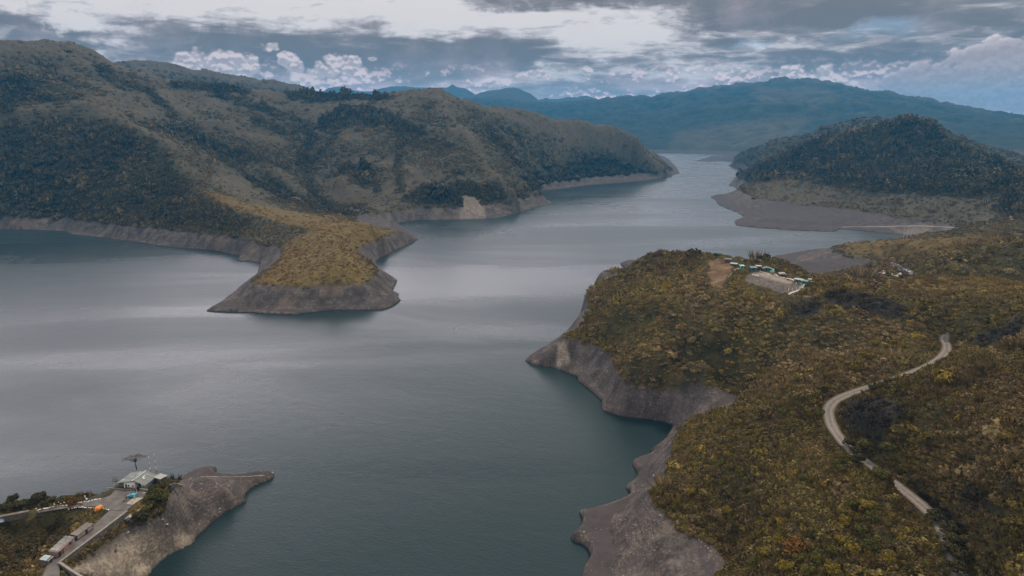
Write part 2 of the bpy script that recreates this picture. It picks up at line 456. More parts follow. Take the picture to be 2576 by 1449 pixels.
# the far right bank and the forested hill
add(zline([(1870, 478), (1900, 490), (1932, 502), (1985, 508), (2052, 516), (2124, 518), (2161, 528), (2199, 531), (2249, 539), (2257, 547),
           (2311, 554), (2385, 558), (2425, 567)], VEG))
add(zline([(1905, 545), (1960, 550), (2030, 556)], 9))
add(rline([(1880, 458, 1790), (1950, 466, 1650), (2050, 480, 1530), (2150, 487, 1470), (2300, 490, 1420), (2400, 480, 1400), (2500, 470, 1380), (2576, 460, 1400), (2800, 430, 1400)]))
ridge([(1873, 434, 2060), (1888, 429, 2060), (1938, 400, 2060), (2013, 371, 2050), (2088, 346, 2040), (2163, 326, 2020), (2213, 320, 2010), (2248, 301, 2000), (2278, 297, 1990),
       (2318, 301, 1980), (2348, 311, 1970), (2368, 331, 1960), (2376, 347, 1950), (2428, 371, 1940), (2488, 396, 1920), (2513, 416, 1900), (2576, 440, 1880), (2800, 470, 1800)],
      back=((1.08, 0.3), (1.2, 0.25)))
ridge([(1838, 398, 2950), (1888, 379, 2800), (1963, 361, 2750), (2038, 346, 2720), (2088, 326, 2720), (2138, 309, 2720), (2188, 299, 2720), (2238, 304, 2700), (2400, 345, 2700),
       (2576, 400, 2650), (2800, 430, 2600)], back=((1.08, 0.2), (1.2, 0.16)))
# far mountain
ridge([(700, 262, 6900), (900, 258, 6900), (1050, 255, 6900), (1180, 252, 6900), (1288, 264, 6800), (1380, 277, 6700), (1440, 268, 6700), (1503, 258, 6700), (1545, 250, 6700), (1578, 247, 6700), (1610, 252, 6700), (1628, 254, 6650), (1663, 249, 6600), (1738, 235, 6600), (1788, 228, 6600),
       (1838, 224, 6550), (1888, 210, 6500), (1943, 203, 6500), (1988, 203, 6500), (2038, 208, 6450), (2088, 210, 6400), (2113, 216, 6400), (2188, 233, 6350),
       (2263, 250, 6300), (2303, 260, 6300), (2363, 268, 6250), (2438, 285, 6200), (2513, 301, 6200), (2576, 311, 6200), (2800, 340, 6100)], back=((1.12, 0.2), (1.3, 0.15)))
add(rline([(1943, 240, 5750), (1900, 290, 5050), (1850, 330, 4600), (1800, 360, 4350)]))
add(rline([(1700, 280, 5600), (1650, 320, 5000), (1660, 360, 4450)]))
add(rline([(2150, 250, 5800), (2250, 300, 4900), (2350, 330, 4300), (2500, 380, 3700)]))
add(rline([(1780, 265, 5700), (1760, 310, 5000), (1740, 350, 4500)]))
add(rline([(1380, 300, 5800), (1450, 330, 5000), (1560, 360, 4400)]))
# near right: road bench and the slope above it
ROAD = [(2365, 846, 345), (2383, 858, 335), (2390, 876, 324), (2378, 895, 316), (2355, 912, 310), (2320, 930, 303), (2282, 944, 298), (2248, 956, 294),
        (2205, 970, 290), (2160, 982, 286), (2120, 996, 280), (2090, 1010, 274), (2078, 1026, 268), (2082, 1050, 260), (2096, 1082, 250), (2112, 1112, 241), (2150, 1145, 231), (2195, 1172, 223),
        (2225, 1195, 216), (2258, 1224, 209), (2295, 1252, 203), (2335, 1282, 197), (2368, 1316, 190), (2400, 1370, 180), (2420, 1449, 168), (2440, 1600, 145)]
ROADP = rline(ROAD)
ROADP[:, 2] = np.interp(np.arange(len(ROADP)), [0, 6, 12, 16, 25], [57, 55.5, 52, 51, 52])
_rr = np.array([(z - H) / ray(u, v)[1] for (u, v, _), z in zip(ROAD, ROADP[:, 2])])
_th = np.array([ray(u, v)[0] for u, v, _ in ROAD])
ROADP[:, 0], ROADP[:, 1] = _rr * np.sin(_th), _rr * np.cos(_th)
_k = np.ones(3) / 3
for _c in range(2):
    ROADP[1:-1, _c] = np.convolve(ROADP[:, _c], _k, 'valid')
add(ROADP)
for off, dz in ((3.2, 0.1), (-3.2, 0.0)):
    tan = np.gradient(ROADP[:, :2], axis=0)
    tan /= np.linalg.norm(tan, axis=1)[:, None]
    q = ROADP.copy()
    q[:, 0] += tan[:, 1] * off
    q[:, 1] -= tan[:, 0] * off
    q[:, 2] += dz
    add(q)
# the dark hollow inside the bend and the slopes to the right
add(rline([(2140, 1030, 285), (2200, 1060, 272), (2240, 1110, 252), (2250, 1150, 238)]))
add(rline([(2080, 735, 470), (2160, 745, 455), (2240, 760, 445), (2290, 800, 420)]))       # top of the dark rock face
add(rline([(2060, 765, 446), (2130, 792, 425), (2220, 812, 418), (2270, 815, 416)]))
add(rline([(2400, 790, 425), (2500, 760, 420), (2576, 770, 405), (2800, 760, 390)]))
add(rline([(2440, 880, 335), (2520, 930, 300), (2576, 940, 292), (2800, 900, 280)]))
add(rline([(2330, 1000, 285), (2420, 1030, 268), (2500, 1060, 250), (2576, 1080, 240), (2800, 1050, 230)]))
add(rline([(2340, 1150, 234), (2440, 1190, 218), (2576, 1240, 200), (2800, 1200, 190)]))
add(rline([(2450, 1330, 186), (2576, 1400, 170), (2800, 1500, 150)]))
add(rline([(1530, 775, 478), (1600, 765, 458), (1650, 763, 448), (1740, 780, 430), (1800, 828, 403)]))
add(rline([(1580, 885, 402), (1640, 885, 397), (1700, 885, 392), (1780, 890, 388)]))
add(np.vstack([at_z([q[0]], [q[1]], q[2]) for q in ((1866, 1000, 19.5), (1930, 966, 26), (2000, 936, 34), (2080, 914, 43), (2160, 890, 49))]))
add(rline([(1800, 1050, 312), (1850, 1036, 308), (1910, 1018, 304), (1990, 992, 302), (2060, 985, 296)]))
# lower slope between the road and the shore
add(rline([(1950, 1010, 315), (1920, 1090, 290), (1900, 1180, 262), (1950, 1260, 236), (2020, 1340, 212), (2060, 1449, 190)]))
add(rline([(1990, 850, 385), (2060, 900, 345), (2060, 960, 310)]))
# headland
ZP = 22.0
PLAT = [(276, 1284), (250, 1274), (195, 1268), (150, 1278), (90, 1290), (0, 1305), (-200, 1335), (-200, 1318), (0, 1292), (90, 1278), (150, 1268), (205, 1258), (255, 1240), (290, 1222),
        (300, 1212), (330, 1205), (414, 1202), (420, 1212), (385, 1234), (366, 1246), (318, 1285), (228, 1353), (150, 1412), (143, 1449), (120, 1600), (60, 1600), (100, 1449),
        (120, 1418), (144, 1397), (186, 1364), (237, 1319)]
POLY_PLAT = zline(PLAT, ZP)[:, :2]
add(zline([(330, 1290), (300, 1320), (240, 1362), (176, 1412), (200, 1430), (240, 1470)], 18.0))       # foot of the wall
add(zline([(318, 1319), (375, 1307), (414, 1283), (425, 1250), (432, 1222)], 17.5))
add(zline([(255, 1385), (225, 1425)], 16.5))
for _u, _v, _z, _u2, _v2, _z2 in ((440, 1212, 15, 474, 1207, 11), (474, 1207, 11, 510, 1204, 8.5), (510, 1204, 8.5, 560, 1206, 6), (560, 1206, 6, 610, 1204, 4), (610, 1204, 4, 672, 1197, 2.2)):
    add(np.vstack([at_z([_u], [_v], _z), at_z([_u2], [_v2], _z2)]))
for _q in (((655, 686, 18), (640, 701, 14)), ((640, 701, 14), (611, 719, 10.5)), ((611, 719, 10.5), (587, 741, 6.5)), ((587, 741, 6.5), (548, 769, 2.4)),
           ((1055, 601, 0.4), (1035, 594, 9)), ((1035, 594, 9), (1013, 580, 17)), ((1330, 908, 2), (1362, 886, 9)), ((1362, 886, 9), (1400, 858, 16))):
    add(np.vstack([at_z([q[0]], [q[1]], q[2]) for q in _q]))
add(zline([(470, 1235), (530, 1232), (590, 1225)], 10))
add(zline([(520, 1181), (540, 1178)], 3))
add(zline([(70, 1405), (110, 1370), (160, 1330), (200, 1300)], 11))
add(zline([(0, 1400), (40, 1360), (90, 1320)], 13))
add(zline([(0, 1449), (-100, 1500)], 16))
add(zline([(130, 1245), (60, 1266), (0, 1285), (-150, 1310)], 21.0))


def grid_xy(nt, nr):
    th = TH0 + (np.arange(nt) + 0.5) / nt * (TH1 - TH0)
    ll = L0 + (np.arange(nr) + 0.5) / nr * (L1 - L0)
    TT, RR = np.meshgrid(th, np.exp(ll))
    return TT, RR, RR * np.sin(TT), RR * np.cos(TT)


def solve(nt, nr, init, iters):
    TT, RR, X, Y = grid_xy(nt, nr)
    A, B, C, D = inside(polyA, X, Y), inside(polyB, X, Y), inside(polyC, X, Y), inside(polyD, X, Y)
    land = A | B | C | D
    acc = np.zeros((nr, nt))
    cnt = np.zeros((nr, nt))

    def burn(P, w=1.0):
        th = np.arctan2(P[:, 0], P[:, 1])
        l = np.log(np.maximum(np.hypot(P[:, 0], P[:, 1]), 1))
        fi = (th - TH0) / (TH1 - TH0) * nt - 0.5
        fj = (l - L0) / (L1 - L0) * nr - 0.5
        for k in range(len(P) - 1):
            n = int(max(abs(fi[k + 1] - fi[k]), abs(fj[k + 1] - fj[k])) * 1.5) + 2
            s = np.linspace(0, 1, n)
            ii = np.rint(fi[k] + (fi[k + 1] - fi[k]) * s).astype(int)
            jj = np.rint(fj[k] + (fj[k + 1] - fj[k]) * s).astype(int)
            zz = P[k, 2] + (P[k + 1, 2] - P[k, 2]) * s
            ok = (ii >= 0) & (ii < nt) & (jj >= 0) & (jj < nr)
            np.add.at(acc, (jj[ok], ii[ok]), zz[ok] * w)
            np.add.at(cnt, (jj[ok], ii[ok]), w)

    for P in LINES:
        burn(P)
    plat = inside(POLY_PLAT, X, Y)
    Z = init.copy() if init is not None else np.full((nr, nt), 20.0)
    fix = cnt > 0
    val = np.where(fix, acc / np.maximum(cnt, 1e-9), 0)
    fix |= plat
    val[plat] = ZP
    # shoreline cells are the land/water border
    w = ~land
    val[w] = -5.0
    fix = fix | w
    Z[fix] = val[fix]
    a = 1.0 / ((TH1 - TH0) / nt) ** 2
    b = 1.0 / ((L1 - L0) / nr) ** 2
    for _ in range(iters):
        P = np.pad(Z, 1, mode='edge')
        N = (a * (P[1:-1, :-2] + P[1:-1, 2:]) + b * (P[:-2, 1:-1] + P[2:, 1:-1])) / (2 * (a + b))
        Z = np.where(fix, val, Z + 0.97 * (N - Z))
    return Z, (A, B, C, D)


def resize(Z, nt, nr):
    h, w = Z.shape
    jj = (np.arange(nr) + 0.5) / nr * h - 0.5
    ii = (np.arange(nt) + 0.5) / nt * w - 0.5
    j0 = np.clip(np.floor(jj).astype(int), 0, h - 1)
    i0 = np.clip(np.floor(ii).astype(int), 0, w - 1)
    j1, i1 = np.minimum(j0 + 1, h - 1), np.minimum(i0 + 1, w - 1)
    fj = np.clip(jj - j0, 0, 1)[:, None]
    fi = np.clip(ii - i0, 0, 1)[None, :]
    return (Z[j0][:, i0] * (1 - fj) * (1 - fi) + Z[j0][:, i1] * (1 - fj) * fi + Z[j1][:, i0] * fj * (1 - fi) + Z[j1][:, i1] * fj * fi)


def blur(Z, sig):
    k = np.exp(-0.5 * (np.arange(-int(3 * sig) - 1, int(3 * sig) + 2) / sig) ** 2)
    k /= k.sum()
    n = len(k) // 2
    P = np.pad(Z, ((n, n), (0, 0)), mode='edge')
    Z = sum(k[m] * P[m:m + Z.shape[0]] for m in range(len(k)))
    P = np.pad(Z, ((0, 0), (n, n)), mode='edge')
    return sum(k[m] * P[:, m:m + Z.shape[1]] for m in range(len(k)))


Z = None
for nt, nr, it in ((80, 80, 1200), (160, 160, 600), (320, 320, 350), (640, 640, 220)):
    Z, _ = solve(nt, nr, None if Z is None else resize(Z, nt, nr), it)
Z = blur(Z, 1.0)
NTH, NRR = 1280, 960
Z = resize(Z, NTH, NRR)
Z = blur(Z, 0.8)
TT, RR, X, Y = grid_xy(NTH, NRR)
_land = np.maximum.reduce([inside(p, X, Y).astype(float) for p in (polyA, polyB, polyC, polyD)])
_soft = blur(_land, 2.0)
Z = np.where(_land > 0.5, np.maximum(Z, (_soft - 0.38) * 5.0), np.minimum(Z, (_soft - 0.62) * 8.0))


# ---- noise on the plan
_perm = RNG.permutation(4096)


def gnoise(x, y, seed=0):
    xi, yi = np.floor(x).astype(np.int64), np.floor(y).astype(np.int64)
    fx, fy = x - xi, y - yi
    sx, sy = fx * fx * fx * (fx * (fx * 6 - 15) + 10), fy * fy * fy * (fy * (fy * 6 - 15) + 10)

    def g(ix, iy, dx, dy):
        h = _perm[(ix + _perm[(iy + seed * 131) & 4095]) & 4095] * (2 * math.pi / 4096)
        return np.cos(h) * dx + np.sin(h) * dy
    a = g(xi, yi, fx, fy)
    b = g(xi + 1, yi, fx - 1, fy)
    c = g(xi, yi + 1, fx, fy - 1)
    d = g(xi + 1, yi + 1, fx - 1, fy - 1)
    return ((a + (b - a) * sx) + ((c + (d - c) * sx) - (a + (b - a) * sx)) * sy) * 1.5


def fbm(x, y, scale, octv=4, seed=0, ridged=False, gain=0.5):
    s, amp, out, tot = 1.0 / scale, 1.0, 0.0, 0.0
    for o in range(octv):
        n = gnoise(x * s + 13.7 * o, y * s - 7.1 * o, seed + o)
        if ridged:
            n = 1.0 - 2.0 * np.abs(n)
        out = out + n * amp
        tot += amp
        amp *= gain
        s *= 2.03
    return out / tot


def sstep(a, b, x):
    t = np.clip((x - a) / (b - a), 0, 1)
    return t * t * (3 - 2 * t)


A, B, C, D = (inside(p, X, Y) for p in (polyA, polyB, polyC, polyD))
plat_f = inside(POLY_PLAT, X, Y)
up = sstep(2.0, 60.0, Z)
farw = sstep(600, 1800, RR)
mtn = sstep(3000, 5000, RR)
NZ = fbm(X, Y, 330, 5, 1, ridged=True) * (21 * farw * up * (1 - mtn) + 55 * mtn * sstep(10, 250, Z))
NZ += fbm(X, Y, 110, 4, 9, ridged=True) * (7.5 * farw * up * (1 - mtn) + 14 * mtn * up)
NZ += (fbm(X, Y, 75, 4, 21) * 4.2 + fbm(X, Y, 62, 3, 25, ridged=True) * 4.5 * (X > 0)) * sstep(17, 50, Z) * (1 - farw)
NZ += fbm(X, Y, 17, 3, 33) * 1.3 * sstep(20, 40, Z) * (1 - farw)
ring = sstep(0.3, 4.0, Z) * sstep(26, 15, Z)
NZ += ring * (fbm(X, Y, 26, 4, 44, ridged=True) * 1.5 + fbm(X, Y, 7, 3, 52) * 0.55) * sstep(2600, 1200, RR)
# keep the road bench and the terrace level
rd = np.full(Z.shape, 1e9)
for k in range(len(ROADP) - 1):
    a, b = ROADP[k, :2], ROADP[k + 1, :2]
    sel = (RR > 120) & (RR < 420) & (X > 60)
    px, py = X[sel] - a[0], Y[sel] - a[1]
    ab = b - a
    tt = np.clip((px * ab[0] + py * ab[1]) / (ab @ ab), 0, 1)
    rd[sel] = np.minimum(rd[sel], np.hypot(px - tt * ab[0], py - tt * ab[1]))
NZ *= sstep(4.0, 16.0, rd)
platb = blur(plat_f.astype(float), 2.5)
NZ *= 1 - np.clip(platb * 1.6, 0, 1)
Z = Z + NZ
_sel = rd < 9.0
_bz = np.zeros(Z.shape)
_best = np.full(Z.shape, 1e9)
for k in range(len(ROADP) - 1):
    a, b = ROADP[k], ROADP[k + 1]
    px, py = X[_sel] - a[0], Y[_sel] - a[1]
    ab = b - a
    tt = np.clip((px * ab[0] + py * ab[1]) / (ab[:2] @ ab[:2]), 0, 1)
    dd = np.hypot(px - tt * ab[0], py - tt * ab[1])
    better = dd < _best[_sel]
    zb, bb = _bz[_sel], _best[_sel]
    zb[better], bb[better] = (a[2] + tt * ab[2])[better], dd[better]
    _bz[_sel], _best[_sel] = zb, bb
_w = sstep(7.5, 3.4, rd)
Z = np.where(_sel, Z * (1 - _w) + _bz * _w, Z)
Z = np.where(plat_f, ZP, Z)


def project(x, y, z):
    dz = z - H
    f = y * math.cos(PITCH) - dz * math.sin(PITCH)
    upc = y * math.sin(PITCH) + dz * math.cos(PITCH)
    f = np.maximum(f, 1e-3)
    return CX + FPX * x / f, CY - FPX * upc / f


U, V = project(X, Y, Z)
ELEV = (Z - H) / RR
RUNMAX = np.maximum.accumulate(ELEV, axis=0)


def ground(u, v, rmin=0.0):
    """the first ground point met by the line of sight through (u, v)"""
    th, t = ray(u, v)
    fi = (float(th) - TH0) / (TH1 - TH0) * NTH - 0.5
    i0 = int(np.clip(math.floor(fi), 0, NTH - 2))
    w = fi - i0
    col = Z[:, i0] * (1 - w) + Z[:, i0 + 1] * w
    r = RR[:, 0]
    e = (np.maximum(col, 0) - H) / r
    k = np.nonzero((e >= float(t)) & (r > rmin))[0]
    if len(k) == 0:
        k = [np.argmax(e)]
    k = int(k[0])
    if k > 0 and e[k] > float(t) > e[k - 1]:
        s = (float(t) - e[k - 1]) / (e[k] - e[k - 1])
        rr = r[k - 1] + (r[k] - r[k - 1]) * s
        zz = col[k - 1] + (col[k] - col[k - 1]) * s
    else:
        rr, zz = r[k], col[k]
    return np.array([rr * math.sin(th), rr * math.cos(th), zz])


def height(x, y):
    """ground height at plan points"""
    x = np.asarray(x, float)
    y = np.asarray(y, float)
    fi = (np.arctan2(x, y) - TH0) / (TH1 - TH0) * NTH - 0.5
    fj = (np.log(np.maximum(np.hypot(x, y), 1)) - L0) / (L1 - L0) * NRR - 0.5
    i0 = np.clip(np.floor(fi).astype(int), 0, NTH - 2)
    j0 = np.clip(np.floor(fj).astype(int), 0, NRR - 2)
    a, b = np.clip(fi - i0, 0, 1), np.clip(fj - j0, 0, 1)
    return (Z[j0, i0] * (1 - a) * (1 - b) + Z[j0, i0 + 1] * a * (1 - b) + Z[j0 + 1, i0] * (1 - a) * b + Z[j0 + 1, i0 + 1] * a * b)


# ---- what grows or lies where
JU = fbm(X / RR * 900, np.log(RR) * 900, 14, 3, 71) * 9
JV = fbm(X / RR * 900, np.log(RR) * 900, 14, 3, 83) * 6


def zone(pts, rmin, rmax, jit=1.0, soft=0):
    m = inside(np.array(pts, float), U + JU * jit, V + JV * jit) & (RR > rmin) & (RR < rmax)
    return blur(m.astype(float), soft) if soft else m.astype(float)


n30 = fbm(X, Y, 90, 4, 101)
n8 = fbm(X, Y, 30, 3, 111)
veg_h = VEG - 0.8 + n8 * 1.6
BARE = sstep(veg_h + 0.7, veg_h - 0.7, Z) * (RR < 3600)
BARE = np.where((RR >= 3600), sstep(22, 14, Z + n8 * 3), BARE)
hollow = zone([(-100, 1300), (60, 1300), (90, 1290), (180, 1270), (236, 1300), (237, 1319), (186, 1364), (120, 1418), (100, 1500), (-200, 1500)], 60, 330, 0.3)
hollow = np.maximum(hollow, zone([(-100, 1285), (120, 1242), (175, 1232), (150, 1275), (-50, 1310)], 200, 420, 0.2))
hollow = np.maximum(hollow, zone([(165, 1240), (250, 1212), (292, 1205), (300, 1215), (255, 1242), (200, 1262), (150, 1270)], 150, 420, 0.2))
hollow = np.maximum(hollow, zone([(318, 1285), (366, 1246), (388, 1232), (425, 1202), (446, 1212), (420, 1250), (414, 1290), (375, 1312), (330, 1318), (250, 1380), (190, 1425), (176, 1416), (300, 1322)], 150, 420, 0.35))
BARE = np.maximum(BARE, zone([(1690, 1070), (1700, 975), (1748, 964), (1788, 972), (1824, 984), (1866, 996), (1868, 1003), (1848, 1022), (1788, 1036), (1740, 1052), (1716, 1078)], 290, 470, 0.4, 0.7))
BARE = np.where(hollow > 0.5, 0, BARE)
_dl, _dt = (L1 - L0) / NRR, (TH1 - TH0) / NTH
STEEP = np.sqrt(1 + (np.gradient(Z, axis=0) / (RR * _dl)) ** 2 + (np.gradient(Z, axis=1) / (RR * _dt)) ** 2)
SCAR = np.zeros(Z.shape)
for pts, r0, r1 in (
        ([(1153, 553), (1163, 510), (1168, 478), (1180, 480), (1187, 495), (1200, 500), (1217, 518), (1222, 552)], 1000, 1700),
        ([(95, 580), (98, 545), (130, 548), (150, 545), (125, 580)], 900, 1300),
        ([(1085, 553), (1092, 530), (1100, 530), (1098, 553)], 1000, 1600),
        ([(200, 1449), (170, 1430), (255, 1400), (310, 1352), (375, 1330), (395, 1350), (430, 1355), (450, 1325), (470, 1345), (492, 1362), (440, 1390), (380, 1449)], 60, 420),
        ([(1690, 1300), (1750, 1270), (1790, 1295), (1680, 1345), (1640, 1360)], 100, 400),
        ([(1395, 880), (1420, 860), (1435, 900), (1400, 925)], 300, 700),
        ([(2250, 586), (2290, 570), (2330, 568), (2350, 575), (2300, 592)], 700, 1400)):
    SCAR = np.maximum(SCAR, zone(pts, r0, r1, 1.2 if r0 > 900 else 0.8, 1.2 if r0 > 900 else 0.8))
SCAR *= np.where(RR > 900, 0.6, 1.0) * np.where((RR < 400) & (X > 0), 0.45, 1.0)
SOIL = np.zeros(Z.shape)                       # dug, brown earth at the hamlet
for pts in ([(1782, 660), (1808, 650), (1842, 662), (1836, 690), (1828, 700), (1815, 722), (1790, 720), (1786, 690)],):
    SOIL = np.maximum(SOIL, zone(pts, 400, 640, 1.1, 1.6))
GARDEN = zone([(1872, 706), (1884, 690), (1902, 683), (1960, 702), (2012, 722), (2016, 732), (1996, 740), (1965, 738), (1930, 724), (1895, 716)], 380, 560, 0.2, 0.7)
YARD = zone([(1896, 690), (1925, 684), (1960, 696), (2005, 712), (2022, 718), (2018, 724), (1975, 712), (1930, 700)], 400, 560, 0.2, 0.7)
for _p in ([(2017, 748), (2044, 741), (2046, 745), (2036, 752)], [(2070, 711), (2092, 705), (2094, 710), (2076, 714)]):
    YARD = np.maximum(YARD, zone(_p, 350, 600, 0.2, 0.6))
HUT_PX = [(1831, 658, 2.6), (1846, 667, 2.8), (1866, 676, 2.2), (1895, 680, 3.2), (1908, 675, 2.4), (1929, 681, 4.2), (1942, 684, 2.8), (1967, 694, 3.0), (2009, 709, 3.6), (2024, 713, 3.0), (2037, 707, 1.8), (1937, 650, 1.8)]
BURN = np.zeros(Z.shape)                       # dark rock and burnt scrub
for pts, r0, r1 in (([(2065, 738), (2110, 730), (2180, 740), (2240, 752), (2280, 768), (2275, 800), (2230, 800), (2160, 790), (2080, 762)], 380, 520),
                    ([(2130, 1010), (2200, 1000), (2260, 1010), (2290, 1040), (2240, 1080), (2215, 1120), (2180, 1110), (2130, 1070)], 200, 340),
                    ([(2288, 1203), (2320, 1222), (2370, 1266), (2420, 1298), (2446, 1325), (2440, 1352), (2405, 1342), (2360, 1308), (2325, 1270), (2298, 1240)], 140, 300),
                    ([(2400, 1232), (2460, 1214), (2502, 1240), (2492, 1292), (2450, 1292), (2420, 1272)], 140, 300), ([(2508, 1192), (2560, 1198), (2576, 1240), (2530, 1242)], 140, 300),
                    ([(2430, 860), (2576, 790), (2576, 840), (2470, 880)], 250, 480),
                    ([(2080, 745), (1985, 770), (1990, 800), (2050, 800)], 380, 480)):
    BURN = np.maximum(BURN, zone(pts, r0, r1, 1.0, 1.2))
DRY = np.zeros(Z.shape)                        # ochre grass
for pts, r0, r1 in (([(820, 560), (905, 545), (1015, 575), (960, 600), (900, 640), (945, 675), (935, 700), (905, 717), (735, 724), (636, 714), (710, 650), (712, 622), (740, 600), (770, 585), (800, 570)], 500, 1100),
                    ([(489, 473), (560, 490), (640, 515), (760, 535), (900, 545), (850, 570), (780, 575), (700, 560), (600, 530), (520, 500)], 800, 1500),
                    ([(2190, 704), (2264, 697), (2420, 690), (2576, 712), (2576, 745), (2400, 740), (2280, 735)], 400, 600),
                    ([(2100, 615), (2180, 600), (2350, 600), (2480, 590), (2400, 640), (2250, 640), (2140, 640)], 500, 1100),
                    ([(318, 1285), (366, 1246), (395, 1250), (360, 1300), (318, 1318), (255, 1378), (225, 1398)], 150, 420)):
    DRY = np.maximum(DRY, zone(pts, r0, r1, 1.0, 1.5))
GRASS = np.zeros(Z.shape)                      # pale open pasture on the hills
for pts, r0, r1 in (([(100, 250), (260, 235), (400, 215), (520, 240), (480, 300), (330, 300), (200, 280), (60, 300)], 1300, 2300),
                    ([(430, 230), (700, 260), (870, 255), (1050, 250), (1000, 275), (850, 300), (640, 290), (500, 260)], 1500, 2300),
                    ([(880, 255), (1040, 240), (1080, 260), (1040, 290), (930, 285)], 1500, 2300),
                    ([(780, 450), (860, 440), (920, 470), (1000, 450), (1100, 420), (1190, 470), (1100, 510), (950, 520), (860, 510), (800, 490)], 1100, 1800),
                    ([(560, 400), (660, 410), (640, 450), (720, 500), (600, 500), (520, 450)], 1100, 1900),
                    ([(1880, 460), (2000, 450), (2150, 480), (2300, 490), (2480, 500), (2500, 570), (2300, 545), (2100, 515), (1900, 500)], 700, 1900),
                    ([(1280, 280), (1460, 305), (1440, 320), (1300, 300)], 1800, 2400),
                    ([(1700, 330), (1900, 300), (2050, 290), (2000, 340), (1850, 380), (1680, 380)], 3600, 6500),
                    ([(1880, 215), (2080, 215), (2130, 260), (1950, 265), (1900, 250)], 4500, 7000)):
    GRASS = np.maximum(GRASS, zone(pts, r0, r1, 1.6, 2.5))
GRASS = np.clip(GRASS * (0.75 + 0.6 * n30), 0, 1) * np.where((X > 200) & (RR < 3600), 0.6, 1.0)
FOREST = np.zeros(Z.shape)
for pts, r0, r1 in (([(1870, 435), (1950, 395), (2080, 345), (2210, 318), (2280, 294), (2350, 310), (2380, 350), (2500, 400), (2576, 430), (2576, 480), (2480, 495), (2300, 485), (2150, 475), (2000, 450), (1880, 455)], 1300, 2400),
                    ([(715, 236), (810, 232), (850, 240), (960, 240), (1000, 242), (960, 252), (850, 250), (790, 256), (730, 250)], 1700, 2500),
                    ([(850, 270), (930, 265), (1010, 300), (1080, 340), (1000, 330), (900, 310), (840, 330), (780, 370), (760, 420), (740, 400), (780, 330)], 1400, 2300),
                    ([(430, 205), (560, 215), (640, 232), (560, 235), (440, 220)], 1700, 2400),
                    ([(0, 195), (90, 190), (110, 230), (40, 270), (0, 290)], 1500, 2200),
                    ([(870, 420), (920, 415), (950, 440), (930, 470), (880, 460)], 1200, 1700),
                    ([(1150, 430), (1250, 470), (1290, 500), (1180, 520), (1050, 515), (1000, 500)], 1100, 1600),
                    ([(2576, 430), (2500, 470), (2540, 540), (2576, 560)], 800, 2000)):
    FOREST = np.maximum(FOREST, zone(pts, r0, r1, 1.4, 1.2))
conv = (Z - blur(Z, 9)) / (RR * 0.006)
conv = blur(conv, 1.5)
gully = np.clip(-conv * 1.5 - 0.25 + 0.5 * n30, 0, 1) * farw
FOREST = np.maximum(FOREST, gully * 0.9 * (1 - GRASS) * (A | D))
crestv = np.clip(conv * 1.6 - 0.15 + 0.5 * n30, 0, 1) * farw * (Z > 24)
GRASS = np.maximum(GRASS, crestv * 0.85 * (1 - FOREST) * (A | D))
def brush(lines, width, rmin, rmax):
    m = np.zeros(Z.shape)
    u, v = U + JU * 1.3, V + JV * 1.3
    ok = (RR > rmin) & (RR < rmax)
    for L in lines:
        P = np.array(L, float)
        lo, hi = P.min(0) - 3 * width, P.max(0) + 3 * width
        sel = ok & (u > lo[0]) & (u < hi[0]) & (v > lo[1]) & (v < hi[1])
        us, vs = u[sel], v[sel]
        d = np.full(us.shape, 1e9)
        for a, b in zip(P[:-1], P[1:]):
            ab = b - a
            t = np.clip(((us - a[0]) * ab[0] + (vs - a[1]) * ab[1]) / (ab @ ab), 0, 1)
            d = np.minimum(d, np.hypot(us - a[0] - t * ab[0], vs - a[1] - t * ab[1]))
        m[sel] = np.maximum(m[sel], np.exp(-(d / width) ** 2))
    return m


RIDGES = [[(440, 258), (500, 300), (530, 335)], [(680, 405), (720, 450), (748, 475)], [(600, 335), (680, 345), (725, 362)], [(560, 400), (620, 430), (665, 470)],
          [(880, 440), (835, 458), (840, 488), (900, 502), (960, 522)], [(600, 480), (680, 520), (740, 545), (800, 556)], [(1090, 480), (1150, 445), (1210, 455)], [(790, 330), (850, 345), (900, 340)],
          [(300, 200), (400, 240), (520, 270), (620, 300)], [(900, 400), (1000, 410), (1060, 440)], [(150, 175), (260, 215), (340, 250)], [(1100, 260), (1160, 320), (1210, 370)]]
GULLIES = [[(470, 330), (560, 400), (640, 455), (700, 490), (790, 522), (880, 540)], [(735, 290), (780, 340), (775, 400), (775, 450), (790, 490), (825, 522)], [(857, 310), (830, 360), (790, 400)],
           [(560, 240), (640, 270), (720, 290)], [(360, 222), (440, 290)], [(600, 380), (660, 400), (720, 420)], [(870, 430), (915, 420), (945, 450), (950, 480)],
           [(1000, 300), (1010, 350), (1000, 420), (1010, 480)], [(1230, 330), (1290, 400), (1340, 470)], [(640, 300), (700, 330), (740, 335)], [(250, 175), (330, 215), (380, 230)], [(40, 230), (120, 250), (200, 245)]]
GRASS = np.maximum(GRASS, brush(RIDGES, 11, 1000, 2400) * np.clip(0.75 + n30, 0.2, 1))
FOREST = np.maximum(FOREST * (1 - 0.8 * brush(RIDGES, 10, 1000, 2400)), brush(GULLIES, 10, 1000, 2400) * np.clip(0.85 + n30, 0.3, 1))
face = zone([(0, 290), (195, 278), (313, 315), (400, 363), (440, 413), (489, 476), (560, 520), (640, 560), (600, 592), (300, 556), (-50, 540)], 900, 2000, 1.5, 3)
FOREST = np.maximum(FOREST, 0.8 * face)
FOREST = np.maximum(FOREST, 0.92 * (RR > 3600) * (1 - GRASS))
GRASS = GRASS * np.where(RR > 3600, 1.0, 1 - 0.7 * FOREST)
SOIL = np.clip(SOIL * (0.95 + 0.9 * fbm(X, Y, 9, 3, 131)), 0, 1)
